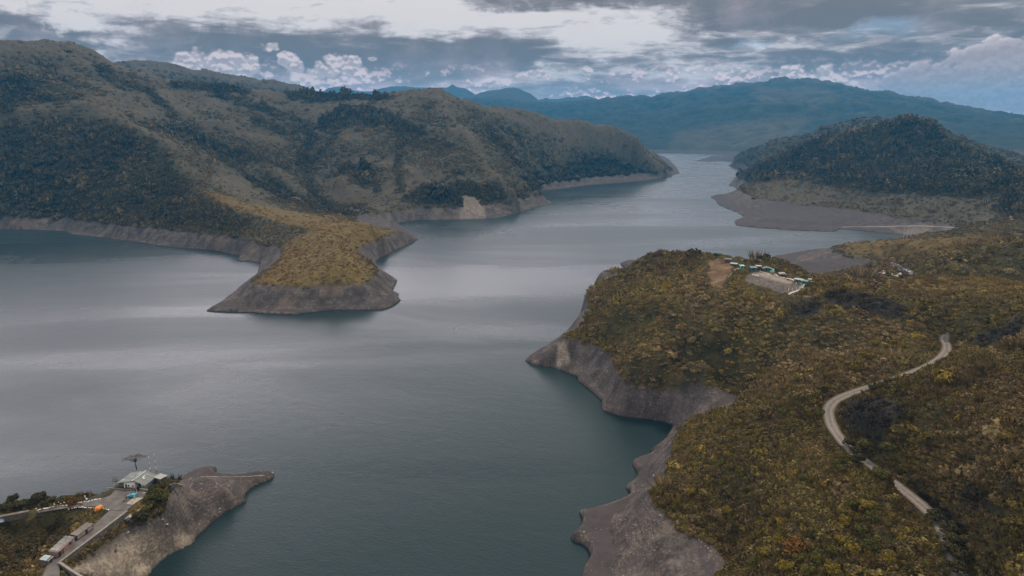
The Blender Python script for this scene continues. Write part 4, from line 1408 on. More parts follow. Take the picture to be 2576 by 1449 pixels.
def scatter(name, pos, scl, rot, tint, kind):
    n = len(pos)
    me = bpy.data.meshes.new(name)
    me.vertices.add(n)
    me.vertices.foreach_set('co', pos.astype(np.float32).ravel())
    for nm, typ, arr, key in (('size', 'FLOAT_VECTOR', scl, 'vector'), ('turn', 'FLOAT_VECTOR', rot, 'vector'), ('kind_id', 'INT', kind, 'value')):
        a = me.attributes.new(nm, typ, 'POINT')
        a.data.foreach_set(key, np.ascontiguousarray(arr, dtype=np.int32 if typ == 'INT' else np.float32).ravel())
    a = me.attributes.new('tint', 'FLOAT_COLOR', 'POINT')
    a.data.foreach_set('color', np.concatenate([tint, np.ones((n, 1))], 1).astype(np.float32).ravel())
    o = bpy.data.objects.new(name, me)
    COL.objects.link(o)
    o['kind'] = 'stuff'
    g = bpy.data.node_groups.new(name, 'GeometryNodeTree')
    g.interface.new_socket('Geometry', in_out='INPUT', socket_type='NodeSocketGeometry')
    g.interface.new_socket('Geometry', in_out='OUTPUT', socket_type='NodeSocketGeometry')
    gi, go = g.nodes.new('NodeGroupInput'), g.nodes.new('NodeGroupOutput')
    m2p = g.nodes.new('GeometryNodeMeshToPoints')
    g.links.new(gi.outputs[0], m2p.inputs[0])
    join = g.nodes.new('GeometryNodeJoinGeometry')

    def named(nm, typ):
        a = g.nodes.new('GeometryNodeInputNamedAttribute')
        a.data_type = typ
        a.inputs['Name'].default_value = nm
        return a.outputs['Attribute']
    kid, sz, tn = named('kind_id', 'INT'), named('size', 'FLOAT_VECTOR'), named('turn', 'FLOAT_VECTOR')
    for k, po in enumerate(PROTO):
        if not (kind == k).any():
            continue
        oi = g.nodes.new('GeometryNodeObjectInfo')
        oi.inputs['Object'].default_value = po
        oi.inputs['As Instance'].default_value = True
        cmp = g.nodes.new('FunctionNodeCompare')
        cmp.data_type = 'INT'
        cmp.operation = 'EQUAL'
        isock = [q for q in cmp.inputs if q.type == 'INT']
        g.links.new(kid, isock[0])
        isock[1].default_value = k
        ip = g.nodes.new('GeometryNodeInstanceOnPoints')
        g.links.new(m2p.outputs[0], ip.inputs['Points'])
        g.links.new(cmp.outputs[0], ip.inputs['Selection'])
        g.links.new(oi.outputs['Geometry'], ip.inputs['Instance'])
        g.links.new(tn, ip.inputs['Rotation'])
        g.links.new(sz, ip.inputs['Scale'])
        g.links.new(ip.outputs[0], join.inputs[0])
    g.links.new(join.outputs[0], go.inputs[0])
    md = o.modifiers.new('scatter', 'NODES')
    md.node_group = g
    return o


def sample_field(F, x, y):
    fi = (np.arctan2(x, y) - TH0) / (TH1 - TH0) * NTH - 0.5
    fj = (np.log(np.hypot(x, y)) - L0) / (L1 - L0) * NRR - 0.5
    i = np.clip(np.rint(fi).astype(int), 0, NTH - 1)
    j = np.clip(np.rint(fj).astype(int), 0, NRR - 1)
    return F[j, i]


NEARPLAT = np.maximum(blur(np.clip(platb, 0, 1), 3.0), blur(np.maximum(GARDEN, SOIL), 3.0))


def vegetation():
    g = np.random.default_rng(11)
    step = 0.0041
    xs_, ys_, ks_ = [], [], []
    for st, r0, r1 in ((0.0027, 76, 340), (step, 340, 3300)):
        th = np.arange(rad(-46), rad(46), st)
        ll = np.arange(math.log(r0), math.log(r1), st)
        T, L = np.meshgrid(th, ll)
        T = (T + g.uniform(-0.5, 0.5, T.shape) * st).ravel()
        r = np.exp((L + g.uniform(-0.5, 0.5, L.shape) * st).ravel())
        x, y = r * np.sin(T), r * np.cos(T)
        # close by, a spacing in metres (more plants per plan area on steep ground)
        p = np.minimum(1.0, (r / 300) ** 2 * 0.50 + 0.08) * sample_field(STEEP, x, y) if r1 <= 340 else np.ones(r.shape)
        k = g.uniform(size=r.shape) < p
        xs_.append(x[k])
        ys_.append(y[k])
    x, y = np.concatenate(xs_), np.concatenate(ys_)
    r = np.hypot(x, y)
    keep = np.ones(r.shape, bool)
    z = height(x, y)
    clear = sample_field(CLEAR, x, y)
    vis = sample_field(ELEV - RUNMAX, x, y) > -0.012
    keep &= (z > 2) & (clear < 0.45) & vis
    x, y, z, r = x[keep], y[keep], z[keep], r[keep]
    f = {k: sample_field(v, x, y) for k, v in (('burn', BURN), ('dry', DRY), ('grass', GRASS), ('forest', FOREST))}
    isfar = np.where(sample_field((A | D).astype(float), x, y) > 0.5, 1.0, sstep(600, 1100, r))
    q = g.uniform(size=r.shape)
    patch = fbm(x, y, 45, 4, 201)
    patch2 = fbm(x, y, 160, 4, 211)
    dens = 0.88 - 0.72 * f['grass'] - 0.15 * f['dry'] + 0.3 * f['forest'] - 0.62 * f['burn'] + patch * 0.6
    dens = np.where((isfar < 0.5) & (f['burn'] < 0.3), np.maximum(dens, 0.62), dens)
    dens = np.where(isfar > 0.5, dens - 0.12, dens + 0.05)
    k = q < dens
    x, y, z, r, patch, patch2, isfar = (a[k] for a in (x, y, z, r, patch, patch2, isfar))
    f = {a: b[k] for a, b in f.items()}
    n = len(x)
    base = np.clip(r * step, 1.25, 99) * g.lognormal(-0.50, 0.46, n)
    base *= 1 + 0.35 * f['forest'] - 0.35 * f['grass'] - 0.28 * f['dry']
    base *= np.where(isfar > 0.5, 0.9 - 0.22 * (1 - f['forest']), 1.0)
    base *= np.where((g.uniform(size=n) < 0.035) & (isfar < 0.5) & (f['burn'] < 0.3), 1.9, 1.0)
    room = np.maximum(0.45, (sample_field(rd, x, y) - 2.3) * 0.75)
    base = np.minimum(base, room)
    base = np.where(sample_field(NEARPLAT, x, y) > 0.03, np.minimum(base, 0.8), base)
    hgt = base * g.uniform(0.75, 1.25, n) * (1 + 0.35 * f['forest'])
    scl = np.stack([base * g.uniform(0.85, 1.2, n), base * g.uniform(0.85, 1.2, n), hgt], 1)
    rot = np.stack([g.normal(0, 0.12, n), g.normal(0, 0.12, n), g.uniform(0, 6.28, n)], 1)
    kind = g.choice(4, n, p=[0.30, 0.33, 0.09, 0.28])
    kind = np.where((f['dry'] > 0.4) & (g.uniform(size=n) < 0.6), 3, kind)
    kind = np.where((f['forest'] > 0.5) & (kind == 3), 0, kind)
    kind = np.where((r > 900) & (kind == 3), 1, kind)
    pal = np.array([(0.080, 0.064, 0.040), (0.062, 0.050, 0.030), (0.104, 0.086, 0.056), (0.070, 0.062, 0.026), (0.088, 0.074, 0.026), (0.040, 0.034, 0.020), (0.112, 0.088, 0.020)])
    hue = np.clip(0.5 + 1.6 * fbm(x, y, 70, 4, 231) + g.normal(0, 0.16, n), 0, 1)
    idx = np.where(hue < 0.46, g.choice([0, 1, 2, 5], n, p=[0.42, 0.27, 0.21, 0.10]), g.choice([0, 3, 4, 5, 1], n, p=[0.22, 0.36, 0.22, 0.10, 0.10]))
    idx = np.where(g.uniform(size=n) < 0.02, 6, idx)
    tint = pal[idx]
    tint = tint * np.where((x > 120) & (r < 300), 0.80, 1.0)[:, None]
    palf = np.array([(0.046, 0.046, 0.030), (0.062, 0.056, 0.036), (0.034, 0.039, 0.027), (0.085, 0.072, 0.046)])
    tf = palf[g.choice(4, n, p=[0.36, 0.28, 0.26, 0.10])]
    tint = tint * (1 - isfar[:, None]) + tf * isfar[:, None]
    dryc = np.array([(0.098, 0.077, 0.036), (0.072, 0.058, 0.027), (0.126, 0.101, 0.052)])[g.choice(3, n)]
    fd = np.clip(f['dry'] * 0.85, 0, 1)[:, None]
    tint = tint * (1 - fd) + dryc * fd
    fg = np.clip(f['grass'] * 0.6, 0, 1)[:, None]
    tint = tint * (1 - fg) + np.array((0.095, 0.085, 0.05)) * fg
    fc = np.array([(0.019, 0.021, 0.013), (0.027, 0.028, 0.017), (0.040, 0.038, 0.023)])[g.choice(3, n, p=[0.45, 0.37, 0.18])]
    ff = np.clip(f['forest'], 0, 1)[:, None]
    tint = tint * (1 - ff) + fc * ff
    fb = np.clip(f['burn'] * 0.9, 0, 1)[:, None]
    tint = tint * (1 - fb) + np.array((0.013, 0.011, 0.009)) * fb
    tint = tint * (np.array((2.15, 1.93, 1.50)) * (1 - isfar[:, None]) + np.array((2.3, 1.85, 1.55)) * isfar[:, None]) * (1 + 0.55 * patch2[:, None]) * (1 + 0.35 * patch[:, None])
    dark = (sample_field(hollow, x, y) > 0.5) & (x < -60) & (z < 19.5)          # dark scrub in the hollow behind the dam road, shade put into the tint
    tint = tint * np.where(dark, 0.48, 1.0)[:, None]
    pos = np.stack([x, y, z - 0.12 * base], 1)
    nearm = r < 760
    left = (x < 0.02 * y)
    print('plants', n)
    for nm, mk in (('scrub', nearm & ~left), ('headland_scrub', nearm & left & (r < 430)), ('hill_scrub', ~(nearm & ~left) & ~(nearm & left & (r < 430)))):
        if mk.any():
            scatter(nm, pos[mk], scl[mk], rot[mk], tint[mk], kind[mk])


vegetation()


def shore_stones():
    g = np.random.default_rng(23)
    th = g.uniform(rad(-40), rad(44), 90000)
    r = np.exp(g.uniform(math.log(170), math.log(520), 90000))
    x, y = r * np.sin(th), r * np.cos(th)
    z = height(x, y)
    k = (z > 0.15) & (sample_field(BARE, x, y) > 0.6) & (fbm(x, y, 22, 3, 301) + g.normal(0, 0.25, len(x)) > 0.18)
    x, y, z = x[k], y[k], z[k]
    n = len(x)
    size = np.minimum(0.16 * g.lognormal(0, 0.6, n), 0.7)
    scl = np.stack([size * g.uniform(0.8, 1.6, n), size * g.uniform(0.8, 1.3, n), size * g.uniform(0.5, 1.0, n)], 1)
    rot = np.stack([g.normal(0, 0.3, n), g.normal(0, 0.3, n), g.uniform(0, 6.28, n)], 1)
    tint = np.array((0.135, 0.115, 0.105)) * g.uniform(0.45, 1.7, (n, 1))
    scatter('shore_stones', np.stack([x, y, z], 1), scl, rot, tint, np.full(n, 4))
    print('stones', n)


shore_stones()


# ------------------------------------------------------------------ trees that stand out one by one
bark = surf('bark', (0.07, 0.055, 0.042), (0.13, 0.105, 0.085), 3.0, 0.9)


def crown_mesh(n, leaf, lobes, seed):
    """a crown of leaf-sized quads gathered in clumps, with gaps between them"""
    r = np.random.default_rng(seed)
    b = MB()
    for (cx, cy, cz, rx, rz, m) in lobes:
        for _ in range(int(n * m)):
            d = r.normal(size=3)
            d /= np.linalg.norm(d)
            q = d * np.array([rx, rx, rz]) * r.uniform(0.55, 1.05) ** 0.5 + np.array([cx, cy, cz])
            nr = d + r.normal(size=3) * 0.6
            nr /= np.linalg.norm(nr)
            a = np.cross(nr, r.normal(size=3))
            a /= np.linalg.norm(a)
            c = np.cross(nr, a)
            s = leaf * r.uniform(0.6, 1.3)
            b.add([q + a * s, q + c * s * 0.7, q - a * s, q - c * s * 0.7], [(0, 1, 2, 3)])
    return b


def lobes_round(h, w, k, seed, base=0.35):
    r = np.random.default_rng(seed)
    L = [(0, 0, h * 0.62, w * 0.33, h * 0.24, 1.2)]
    for i in range(k):
        a = 2 * math.pi * i / k + r.uniform(-0.3, 0.3)
        d = w * r.uniform(0.22, 0.34)
        L.append((d * math.cos(a), d * math.sin(a), h * r.uniform(base + 0.05, 0.82), w * r.uniform(0.17, 0.26), h * r.uniform(0.12, 0.2), 0.7))
    return L


def trunk_mesh(h, w, k, seed, r0=0.14):
    r = np.random.default_rng(seed)
    b = MB()
    b.tube([(0, 0, -0.6), (0.03, 0.02, h * 0.3), (0.0, 0.06, h * 0.62)], [r0, r0 * 0.8, r0 * 0.35], 7)
    for i in range(k):
        a = 2 * math.pi * i / k + r.uniform(-0.4, 0.4)
        z = h * r.uniform(0.22, 0.45)
        b.tube([(0, 0, z), (w * 0.14 * math.cos(a), w * 0.14 * math.sin(a), z + h * 0.14), (w * 0.3 * math.cos(a), w * 0.3 * math.sin(a), z + h * 0.24)], [r0 * 0.5, r0 * 0.35, r0 * 0.15], 5)
    return b


LEAVES = {'yellow': foliage_mat('yellow_leaves', False, (0.165, 0.125, 0.020)), 'olive': foliage_mat('olive_leaves', False, (0.085, 0.080, 0.020)),
          'rust': foliage_mat('rust_leaves', False, (0.125, 0.062, 0.016)), 'dark': foliage_mat('dark_leaves', False, (0.050, 0.044, 0.016)),
          'grey': foliage_mat('grey_leaves', False, (0.140, 0.115, 0.100)), 'teal': foliage_mat('dark_green_leaves', False, (0.035, 0.045, 0.028))}
TREES = {}


def tree(kind, variant, p, size, rz, label, group=None, name='tree', shape=(1, 1, 1)):
    key = (kind, variant)
    sc = tuple(size * k for k in shape)
    if key not in TREES:
        t = thing(name, label, 'tree', tuple(p), rz, group)
        sd = 10 + variant * 7
        trunk_mesh(1.0, 1.0, 4, sd, 0.035).build('trunk', bark, t, True)
        crown_mesh(210, 0.052, lobes_round(1.0, 1.0, 7 + variant, sd), sd).build('crown', LEAVES[kind], t)
        t.scale = sc
        TREES[key] = t
        return t
    t = dup(TREES[key], tuple(p), rz, sc, label, group)
    if not group and 'group' in t:
        del t['group']
    return t


def put(u, v, sink=0.2):
    p = ground(u, v)
    p[2] -= sink
    return p


Y_SHORE = [(1861, 1040), (1856, 1070), (1778, 1180), (1813, 1172), (1829, 1150), (1766, 1080), (1829, 1297), (1643, 1241), (1906, 1092), (1862, 1200), (1738, 1246)]
Y_BEND = [(2213, 893), (2190, 902), (2246, 868), (2232, 880), (2162, 921), (2148, 935), (2113, 914), (2078, 946), (2205, 870), (2268, 880), (2170, 898)]
Y_ROAD = [(2061, 1052), (1968, 1046), (2124, 1165), (2115, 1190), (2045, 1340), (2100, 1176), (1990, 1080), (2030, 1215)]
Y_LOW = [(2148, 1282), (2180, 1287), (2190, 1315), (2124, 1319), (2166, 1343), (1959, 1368), (2085, 1402), (2143, 1394), (2190, 1385), (1975, 1446), (2036, 1442), (2092, 1442), (2054, 1416), (2115, 1366), (1899, 1421), (1919, 1404), (2010, 1415), (2235, 1420)]
for lst, lab, grp, kinds in ((Y_SHORE, 'small yellow-green tree on the brown slope above the grey shore', 'yellow-green trees above the near shore', ('yellow', 'olive')),
                             (Y_BEND, 'bright yellow-green tree on the slope left of the upper road bend', 'yellow-green trees left of the upper road bend', ('yellow', 'yellow')),
                             (Y_ROAD, 'olive tree on the brown slope left of the lower road bends', 'olive trees left of the lower road', ('olive', 'olive')),
                             (Y_LOW, 'dense yellow-olive tree in the thick wood at the foot of the slope', 'yellow-olive trees at the foot of the slope', ('olive', 'yellow'))):
    for i, (u, v) in enumerate(lst):
        tree(kinds[i % 2], i % 3, put(u, v, 0.4), random.uniform(3.0, 4.6) * (1.12 if lst is Y_LOW else 1.0), random.uniform(0, 6.28), lab, grp, 'tree', (1.1, 1.1, random.uniform(0.85, 1.15)))
tree('rust', 0, put(1994, 1398), 6.2, 0.4, 'wide rust-brown tree among yellow-olive trees at the foot of the slope', None, 'tree', (1.3, 1.3, 0.9))
tree('olive', 1, put(2178, 1138), 5.6, 1.0, 'large round olive tree hiding the road between its two lower stretches', None, 'tree', (1.2, 1.2, 1.1))
tree('olive', 2, put(2241, 1134), 4.6, 2.0, 'flat-topped olive tree at the lower edge of the dark hollow', None, 'tree', (1.35, 1.35, 0.8))
tree('olive', 0, put(2211, 1214), 5.0, 3.0, 'dense round olive tree at the top left end of the straight road', None, 'tree', (1.2, 1.2, 1.1))
for i, (u, v) in enumerate(((2150, 1148), (2135, 1125), (2160, 1165))):
    tree('dark', i, put(u, v), 4.2, i * 1.3, 'dark brown-green tree crowding the road above the straight stretch', 'dark trees crowding the road', 'tree', (1.1, 1.1, 1.0))
for i, (u, v) in enumerate(((2198, 983), (2222, 975), (2236, 966))):
    tree('dark', i, put(u, v), 3.4, i * 1.7, 'low brown-green tree covering the road between the two upper bends', 'low trees covering the upper road', 'tree', (1.3, 1.3, 0.9))
for i, (u, v) in enumerate(((2385, 1345), (2398, 1372), (2392, 1395), (2412, 1415), (2405, 1442), (2350, 1312))):
    tree('dark', i % 3, put(u, v), 4.4, i * 1.1, 'dark bushy tree swallowing the lower end of the straight road', 'dark trees at the lower end of the road', 'tree', (1.25, 1.25, 0.95))
# headland trees
tree('dark', 0, at_z([36], [1277], 21)[0], 6.0, 0.3, 'dark pointed tree at the left end of the headland hedge', None, 'tree', (0.75, 0.75, 1.0))
tree('dark', 1, at_z([103], [1272], 21)[0], 6.6, 0.8, 'tallest dark pointed tree of the headland hedge above the water', None, 'tree', (0.9, 0.9, 1.0))
for i, (u, v) in enumerate(((12, 1290), (55, 1282), (70, 1278), (84, 1275), (118, 1273), (126, 1272), (45, 1287))):
    tree('dark', i % 3, at_z([u], [v], 21)[0], random.uniform(4.0, 5.2), i * 0.9, 'rounded dark hedge tree along the back edge of the headland', 'hedge trees at the back of the headland', 'tree', (1.3, 1.3, 0.9))
tree('rust', 1, at_z([183], [1279], ZP - 0.3)[0], 4.2, 0.5, 'single brown tree beside the narrow track edged with white stones', None, 'tree', (0.95, 0.95, 1.1))
for i, (u, v) in enumerate(((372, 1290), (382, 1276), (392, 1262), (398, 1248), (385, 1246), (366, 1304), (376, 1262), (404, 1234), (350, 1312), (408, 1262))):
    tree('dark' if i % 3 else 'olive', i % 3, put(u, v), random.uniform(3.6, 4.8), i * 1.1, 'dark olive tree on the bank between the terrace and the grey cliff', 'trees on the bank beside the terrace', 'tree', (1.15, 1.15, 0.95))
t = thing('bare_tree', 'pale leafless shrub-like tree left of the grey-roofed house', 'tree', at_z([293], [1222], ZP - 0.2)[0])
trunk_mesh(4.6, 4.2, 6, 91, 0.10).build('trunk', bark, t, True)
crown_mesh(70, 0.11, lobes_round(4.8, 3.4, 6, 92, 0.3), 93).build('crown', LEAVES['grey'], t)
# the flat-topped tree behind the house
hp = at_z([347], [1203], ZP)[0] * np.array([1.045, 1.045, 1]) - np.array([0, 0, 2.2])
t = thing('umbrella_tree', 'tall thin tree with flat dark tufts rising behind the house', 'tree', hp)
b = MB()
b.tube([(0, 0, -0.3), (-0.2, 0, 3.0), (-0.1, 0.1, 5.6), (0.2, 0, 7.0)], [0.22, 0.17, 0.13, 0.07], 8)
TUFT = [(-4.1, 0.2, 5.7, 1.15), (-2.9, -0.3, 6.8, 1.0), (-2.0, 0.3, 7.6, 1.1), (-0.6, 0.2, 7.7, 1.0), (-1.3, -0.4, 6.1, 0.9), (0.4, 0.3, 8.0, 0.9), (1.5, 0.0, 8.8, 1.1), (2.2, -0.2, 7.9, 1.0), (3.6, 0.2, 7.7, 0.9), (-0.2, 0.0, 6.0, 0.7)]
for (x, y, z, w) in TUFT:
    b.tube([(-0.1, 0.05, 4.2), (x * 0.5, y * 0.5, 4.2 + (z - 4.2) * 0.62), (x, y, z - 0.2)], [0.10, 0.07, 0.03], 5)
b.build('trunk', bark, t, True)
crown_mesh(80, 0.17, [(x, y, z, w, 0.34, 1) for x, y, z, w in TUFT], 95).build('crown', foliage_mat('tuft_leaves', False, (0.105, 0.082, 0.060)), t)
t.scale = (1.2, 1.1, 0.80)
# trees on the knoll behind the hamlet
for i, (u, v, s_, lab) in enumerate(((1911, 661, 6.6, 'thin layered dark tree at the left foot of the knoll by the water'), (1903, 662, 3.4, 'small round dark bush at the water side of the knoll'),
                                     (1930, 650, 5.2, 'dark spreading tree on top of the knoll'), (1801, 648, 4.4, 'round dark bush on the skyline left of the dug slope'),
                                     (1666, 645, 4.0, 'dark bush on the skyline at the left end of the near hill top'), (1645, 650, 4.0, 'round dark bush lowest on the left of the near hill skyline'),
                                     (1875, 661, 3.0, 'low dark bush on the saddle behind the mint green hut'))):
    tree('teal', i % 3, put(u, v, 0.3), s_, i, lab, None, 'tree', (0.9, 0.9, 1.0) if i == 0 else (1.15, 1.15, 0.9))

# ------------------------------------------------------------------ house on the terrace
roof_grey = corrugated('roof_sheets', (0.125, 0.134, 0.130), (0.205, 0.214, 0.206), 0.9, 1)
white_wall = surf('white_plaster', (0.56, 0.55, 0.53), (0.72, 0.71, 0.69), 0.8, 0.9)
base_paint = surf('brown_dado', (0.20, 0.155, 0.135), (0.27, 0.215, 0.19), 1.0, 0.9)
green_wall = surf('grey_green_plaster', (0.22, 0.24, 0.23), (0.31, 0.33, 0.31), 0.9, 0.9)
dark_open = surf('dark_opening', (0.015, 0.014, 0.014), (0.03, 0.028, 0.028), 2.0, 0.7)
glass_blue = surf('blue_window', (0.035, 0.035, 0.07), (0.06, 0.06, 0.11), 2.0, 0.25, spec=0.5)
timber = surf('old_timber', (0.070, 0.055, 0.044), (0.140, 0.114, 0.094), 2.0, 0.95)
brick_pink = surf('pink_brick', (0.17, 0.095, 0.082), (0.28, 0.165, 0.14), 1.3, 0.95)
sheet_white = surf('pale_sheet', (0.50, 0.50, 0.50), (0.66, 0.66, 0.65), 1.0, 0.6)
white_paint = surf('white_paint', (0.66, 0.65, 0.63), (0.80, 0.79, 0.77), 3.0, 0.8)
steel = surf('grey_steel', (0.33, 0.33, 0.33), (0.48, 0.48, 0.47), 3.0, 0.5)
red_paint = surf('red_paint', (0.32, 0.05, 0.04), (0.40, 0.08, 0.06), 3.0, 0.7)
stone_dark = surf('stone_masonry', (0.055, 0.052, 0.048), (0.135, 0.125, 0.112), 0.9, 0.95, 0.5, 0.1)
coping_m = surf('coping', (0.19, 0.165, 0.14), (0.28, 0.245, 0.21), 1.0, 0.95)

hc = at_z([303], [1226.5], ZP)[0]
HRZ = rad(-8)
house = thing('house', 'white single-storey house with a grey sheet gable roof at the end of the terrace', 'house', hc, HRZ)
house.scale = (0.82, 0.82, 0.85)
W_, D_, EH = 13.2, 9.6, 2.6
b = MB()
gz = EH + 2.2
ax = 8.2
b.add([(2.2, 0, 0), (ax, 0, 0), (ax, 0, EH + 1.0), (2.2, 0, EH + 0.15),
       (2.2, D_, 0), (ax, D_, 0), (ax, D_, EH + 1.0), (2.2, D_, EH + 0.15)],
      [(0, 1, 2, 3), (5, 4, 7, 6), (4, 0, 3, 7), (1, 5, 6, 2), (3, 2, 6, 7)])
wl = b.build('wall', white_wall, house)
MB().box((2.2 + ax) / 2 + 0.7, -0.03, 0, ax - 2.2 - 1.5, 0.08, 0.75).build('dado', base_paint, wl)
# recessed right wing
b = MB()
b.add([(ax, 1.6, 0), (W_, 1.6, 0), (W_, 1.6, EH - 0.3), (ax, 1.6, EH + 1.0), (ax, D_, 0), (W_, D_, 0), (W_, D_, EH - 0.3), (ax, D_, EH + 1.0)],
      [(0, 1, 2, 3), (5, 4, 7, 6), (1, 5, 6, 2), (3, 2, 6, 7)])
b.build('side_wing', green_wall, house)
# roof: two sheet slopes and overhangs
ridge_x, rz0 = 7.6, 4.5


def slope(x0, z0, x1, z1, y0, y1, th=0.12):
    return [(x0, y0, z0), (x1, y0, z1), (x1, y1, z1), (x0, y1, z0), (x0, y0, z0 - th), (x1, y0, z1 - th), (x1, y1, z1 - th), (x0, y1, z0 - th)]


BOXF = [(0, 1, 2, 3), (7, 6, 5, 4), (0, 4, 5, 1), (1, 5, 6, 2), (2, 6, 7, 3), (3, 7, 4, 0)]
rf = MB().add(slope(-1.0, EH + 0.25, ridge_x, rz0, -0.9, D_ + 0.7), BOXF)
rf.add(slope(ridge_x + 0.003, rz0, W_ + 0.9, EH - 0.35, -0.2, D_ + 0.7), BOXF)
roof = rf.build('roof', roof_grey, house)
MB().box(ridge_x, D_ / 2 - 0.2, rz0 - 0.02, 0.55, D_ + 1.4, 0.12).build('ridge_cap', surf('ridge_light', (0.36, 0.37, 0.35), (0.46, 0.46, 0.44)), roof)
k = (EH - 0.35 - rz0) / (W_ + 0.9 - ridge_x)
for (x, y, sx, sy) in ((10.3, 4.3, 1.1, 0.9), (9.6, 5.6, 0.4, 2.0)):
    MB().add(slope(x - sx / 2, rz0 + k * (x - sx / 2 - ridge_x) + 0.09, x + sx / 2, rz0 + k * (x + sx / 2 - ridge_x) + 0.09, y - sy / 2, y + sy / 2, 0.05), BOXF).build('skylight', sheet_white, roof)
for (x, y, sx, sy) in ((0.5, 2.0, 2.2, 0.7), (3.6, 4.5, 2.6, 0.5), (5.9, 7.3, 0.6, 2.4)):
    kk = (rz0 - EH - 0.25) / (ridge_x + 1.0)
    MB().add(slope(x - sx / 2, EH + 0.25 + kk * (x - sx / 2 + 1) + 0.05, x + sx / 2, EH + 0.25 + kk * (x + sx / 2 + 1) + 0.05, y - sy / 2, y + sy / 2, 0.04), BOXF).build('roof_patch', surf('pale_roof_patch', (0.33, 0.34, 0.32), (0.42, 0.42, 0.40)), roof)
d_ = MB().box(3.3, -0.04, 0.02, 0.95, 0.08, 2.0).build('door', dark_open, house)
for x in (4.75, 7.25):
    wn = MB().box(x, -0.05, 0.95, 0.95, 0.10, 0.95).build('window', glass_blue, house)
    fr = MB()
    fr.box(x, -0.07, 0.87, 1.11, 0.12, 0.08).box(x, -0.07, 1.90, 1.11, 0.12, 0.08).box(x - 0.515, -0.07, 0.95, 0.08, 0.12, 0.95).box(x + 0.515, -0.07, 0.95, 0.08, 0.12, 0.95)
    fr.build('frame', white_paint, wn)
MB().box(9.6, 1.56, 0.02, 1.5, 0.08, 2.1).build('door', dark_open, house)
MB().box(11.2, 1.55, 1.2, 1.3, 0.1, 0.9).build('window', sheet_white, house)
for x in (8.9, 10.6, 12.9):
    MB().box(x, -0.05, 0, 0.16, 0.16, EH + (0.75 if x < 9 else 0.25 if x < 11 else -0.35)).build('post', timber, house)
shed_w = MB()
shed_w.box(0.55, 3.2, 0, 2.9, 5.4, 2.1).build('lean_to', timber, house)
MB().box(1.0, -1.3, 0.0, 16.0, 0.35, 0.28).build('step', coping_m, house)
# low brown wall in front of the right wing
lw = thing('garden_wall', 'low brown wall in front of the right wing of the house', 'wall', at_z([353], [1233], ZP)[0], HRZ - 0.1)
MB().box(3.2, 0, 0, 6.6, 0.3, 0.8).build('wall', base_paint, lw)
MB().box(3.2, 0, 0.8, 6.8, 0.42, 0.10).build('coping', coping_m, lw)
ax_ = thing('outbuilding', 'small brown outbuilding with a flat grey slab roof right behind the house', 'shed', at_z([405], [1210], ZP)[0], rad(-25))
MB().box(0, 0, -0.8, 3.6, 3.0, 2.9).build('wall', timber, ax_)
MB().box(0, 0, 2.1, 4.3, 3.6, 0.14).build('roof', surf('slab_roof', (0.26, 0.26, 0.25), (0.35, 0.35, 0.33)), ax_)
MB().box(-0.4, -1.52, 0.0, 0.8, 0.06, 1.7).build('door', dark_open, ax_)

# ------------------------------------------------------------------ masts, pole, flag
for (u, v, h, lab) in ((381, 1203, 7.6, 'shorter red and white banded mast behind the house ridge'), (396, 1205, 9.4, 'taller red and white banded mast at the right corner behind the house')):
    p = at_z([u], [v], ZP)[0] * np.array([1.02, 1.02, 1])
    m_ = thing('radio_mast', lab, 'mast', p)
    n = 6
    for q in range(n):
        MB().tube([(0, 0, h * q / n), (0, 0, h * (q + 1) / n)], 0.13 - 0.012 * q, 6).build('mast_section', white_paint if q % 2 else red_paint, m_)
    for z in (h * 0.93, h * 0.80):
        MB().tube([(-0.45, 0, z), (0.45, 0, z)], 0.035, 5).build('antenna_rod', steel, m_)
p = at_z([344], [1240.5], ZP)[0]
m_ = thing('flagpole', 'tall bare pale grey pole in front of the house beside the blue car', 'pole', p)
MB().tube([(0, 0, 0), (0, 0, 4.0), (-0.05, 0, 8.4)], [0.13, 0.10, 0.06], 8).build('pole', steel, m_)
MB().box(0, 0, 0, 0.8, 0.8, 0.18).build('base', concrete, m_)
for s_ in (-1, 1):
    MB().tube([(0.55 * s_, 0.1, 0.05), (0.05 * s_, 0, 1.3)], 0.05, 6).build('brace', timber, m_)
MB().tube([(-0.05, 0, 8.35), (-0.05, 0, 8.6)], [0.10, 0.03], 8).build('finial', steel, m_)
p = at_z([339], [1259.5], ZP)[0]
fl = thing('flag', 'limp orange-yellow flag on a short pole in front of the blue car', 'flag', p, rad(-30))
MB().tube([(0, 0, 0), (0, 0, 2.7)], 0.035, 6).build('pole', steel, fl)
fb = MB()
rows, cols = 10, 5
g_v, g_f = [], []
for i in range(rows):
    f = i / (rows - 1)
    wdt = 0.18 + 0.85 * math.sin(math.pi * min(1, f * 0.95 + 0.1)) * (1 - 0.45 * f)
    for j in range(cols):
        c = j / (cols - 1)
        g_v.append((0.04 + (c - 0.35) * wdt, 0.09 * math.sin(c * 9 + f * 3), 2.55 - 2.15 * f))
for i in range(rows - 1):
    for j in range(cols - 1):
        a = i * cols + j
        g_f.append((a, a + 1, a + cols + 1, a + cols))
o = fb.add(g_v, g_f).build('cloth', surf('flag_cloth', (0.60, 0.30, 0.030), (0.72, 0.40, 0.05), 2.0, 0.8), fl, True)
md = o.modifiers.new('thick', 'SOLIDIFY')
md.thickness = 0.02

